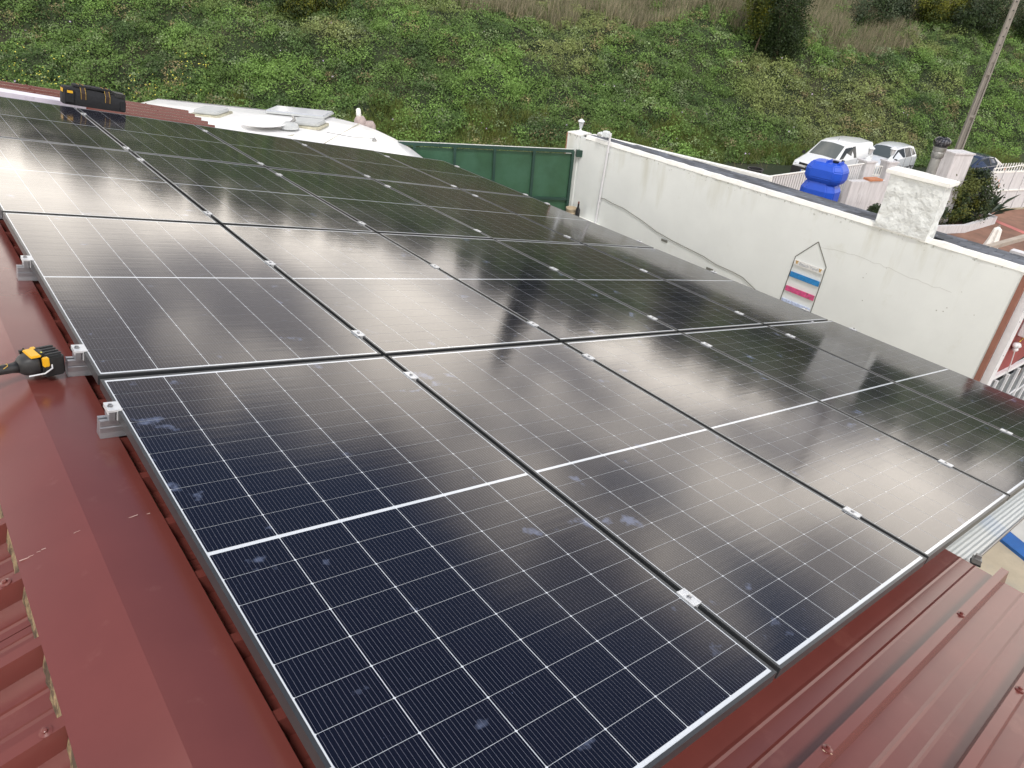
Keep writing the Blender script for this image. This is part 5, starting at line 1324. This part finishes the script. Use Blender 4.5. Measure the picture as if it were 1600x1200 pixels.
    if plate:
        MB().cbox((x0 + .108, 0, zb + .26), (.01, .52, .115)).build('number_plate', M['pplate'], c)
        MB().cbox((x0 + .114, -.235, zb + .26), (.004, .045, .115)).build('plate_band', M['pblue'], c)
        tcv = bpy.data.curves.new('t', 'FONT'); tcv.body = '90-GP-93'; tcv.size = .105; tcv.align_x = 'CENTER'; tcv.align_y = 'CENTER'
        to = bpy.data.objects.new('t', tcv); COL.objects.link(to); dg = bpy.context.evaluated_depsgraph_get()
        tm = bpy.data.meshes.new_from_object(to.evaluated_get(dg)); bpy.data.objects.remove(to)
        tm.materials.clear(); tm.materials.append(M['plastic_b'])
        lo = bpy.data.objects.new('plate_lettering', tm); COL.objects.link(lo); lo.parent = c; lo.location = (x0 + .115, .02, zb + .26); lo.rotation_euler = (PI / 2, 0, PI / 2)
    if mark:
        for k in (0, 1):
            z_ = prof[0][2] + .0 + .055 * k
            MB().tube([(x0 + .03 - .03 * k, -.13, z_ - .05), (x0 + .05 - .03 * k, 0, z_ + .02), (x0 + .03 - .03 * k, .13, z_ - .05)], .012, 6).build('chevron_emblem', M['steel'], c)
    return c
# prof ordered front -> rear, x decreasing
VAN = [(2.05, .28, .70, .78, .80, .66), (1.88, .25, .86, .94, .86, .74), (1.10, .25, 1.06, 1.14, .90, .76), (.38, .25, 1.12, 1.74, .91, .66), (-.05, .25, 1.14, 1.80, .91, .70), (-.45, .25, 1.14, 1.81, .91, .71), (-1.5, .25, 1.14, 1.81, .91, .71), (-2.0, .28, 1.12, 1.76, .88, .68), (-2.08, .35, 1.05, 1.60, .84, .62)]
van = vehicle('parked_van', (35.0, 8.45, SZ), 3.10, 4.13, 1.81, VAN, M['van_w'], 'white panel van parked facing the camera beyond the blue water container', 'van', win=(2, 3), side=([(.92, 1.17), (.45, 1.60), (-.30, 1.66), (-.38, 1.17)],), seams=(.98, -.48), bumper=True, van=True, plate=True, mark=True)
MB().tube([(.15, .05, 1.80), (.05, .05, 1.93)], .008, 6).build('aerial', M['plastic_b'], van)
CAR = [(1.85, .28, .66, .74, .74, .60), (1.70, .22, .80, .88, .81, .68), (.95, .22, .95, 1.02, .84, .70), (.15, .22, 1.00, 1.50, .85, .58), (-.45, .22, 1.02, 1.56, .85, .60), (-1.15, .22, 1.02, 1.55, .85, .59), (-1.65, .22, 1.02, 1.48, .83, .56), (-1.88, .26, .96, 1.25, .79, .56), (-1.94, .32, .80, .98, .74, .6)]
van.scale = (1.03, 1.04, 1.05)
car2 = vehicle('parked_car', (38.9, 7.65, SZ), 3.11, 3.8, 1.7, CAR, M['silver'], 'white hatchback parked behind the van with its side windows visible', 'car', win=(2, 3), side=([(.78, 1.04), (.18, 1.40), (-.38, 1.45), (-.40, 1.04)], [(-.48, 1.04), (-.46, 1.45), (-1.02, 1.45), (-1.10, 1.04)], [(-1.20, 1.08), (-1.10, 1.44), (-1.45, 1.36), (-1.58, 1.10)]), seams=(.80, -.44, -1.15), bumper=False)
CAR3 = [(2.05, .26, .60, .68, .76, .60), (1.85, .2, .74, .82, .84, .70), (1.0, .2, .90, .96, .87, .72), (.15, .2, .95, 1.36, .88, .60), (-.6, .2, .96, 1.43, .88, .60), (-1.3, .2, .97, 1.36, .87, .58), (-1.9, .22, .95, 1.05, .84, .62), (-2.15, .3, .85, .95, .78, .6)]
vehicle('dark_blue_car', (42.1, 4.75, SZ), 2.98, 4.2, 1.76, CAR3, M['navy'], 'dark blue car half hidden behind the garden bush', 'car', win=(2, 3), side=([(.80, .98), (.15, 1.27), (-.45, 1.33), (-.47, .98)], [(-.55, .98), (-.53, 1.33), (-1.15, 1.31), (-1.35, .98)]), seams=(.85, -.5, -1.3))
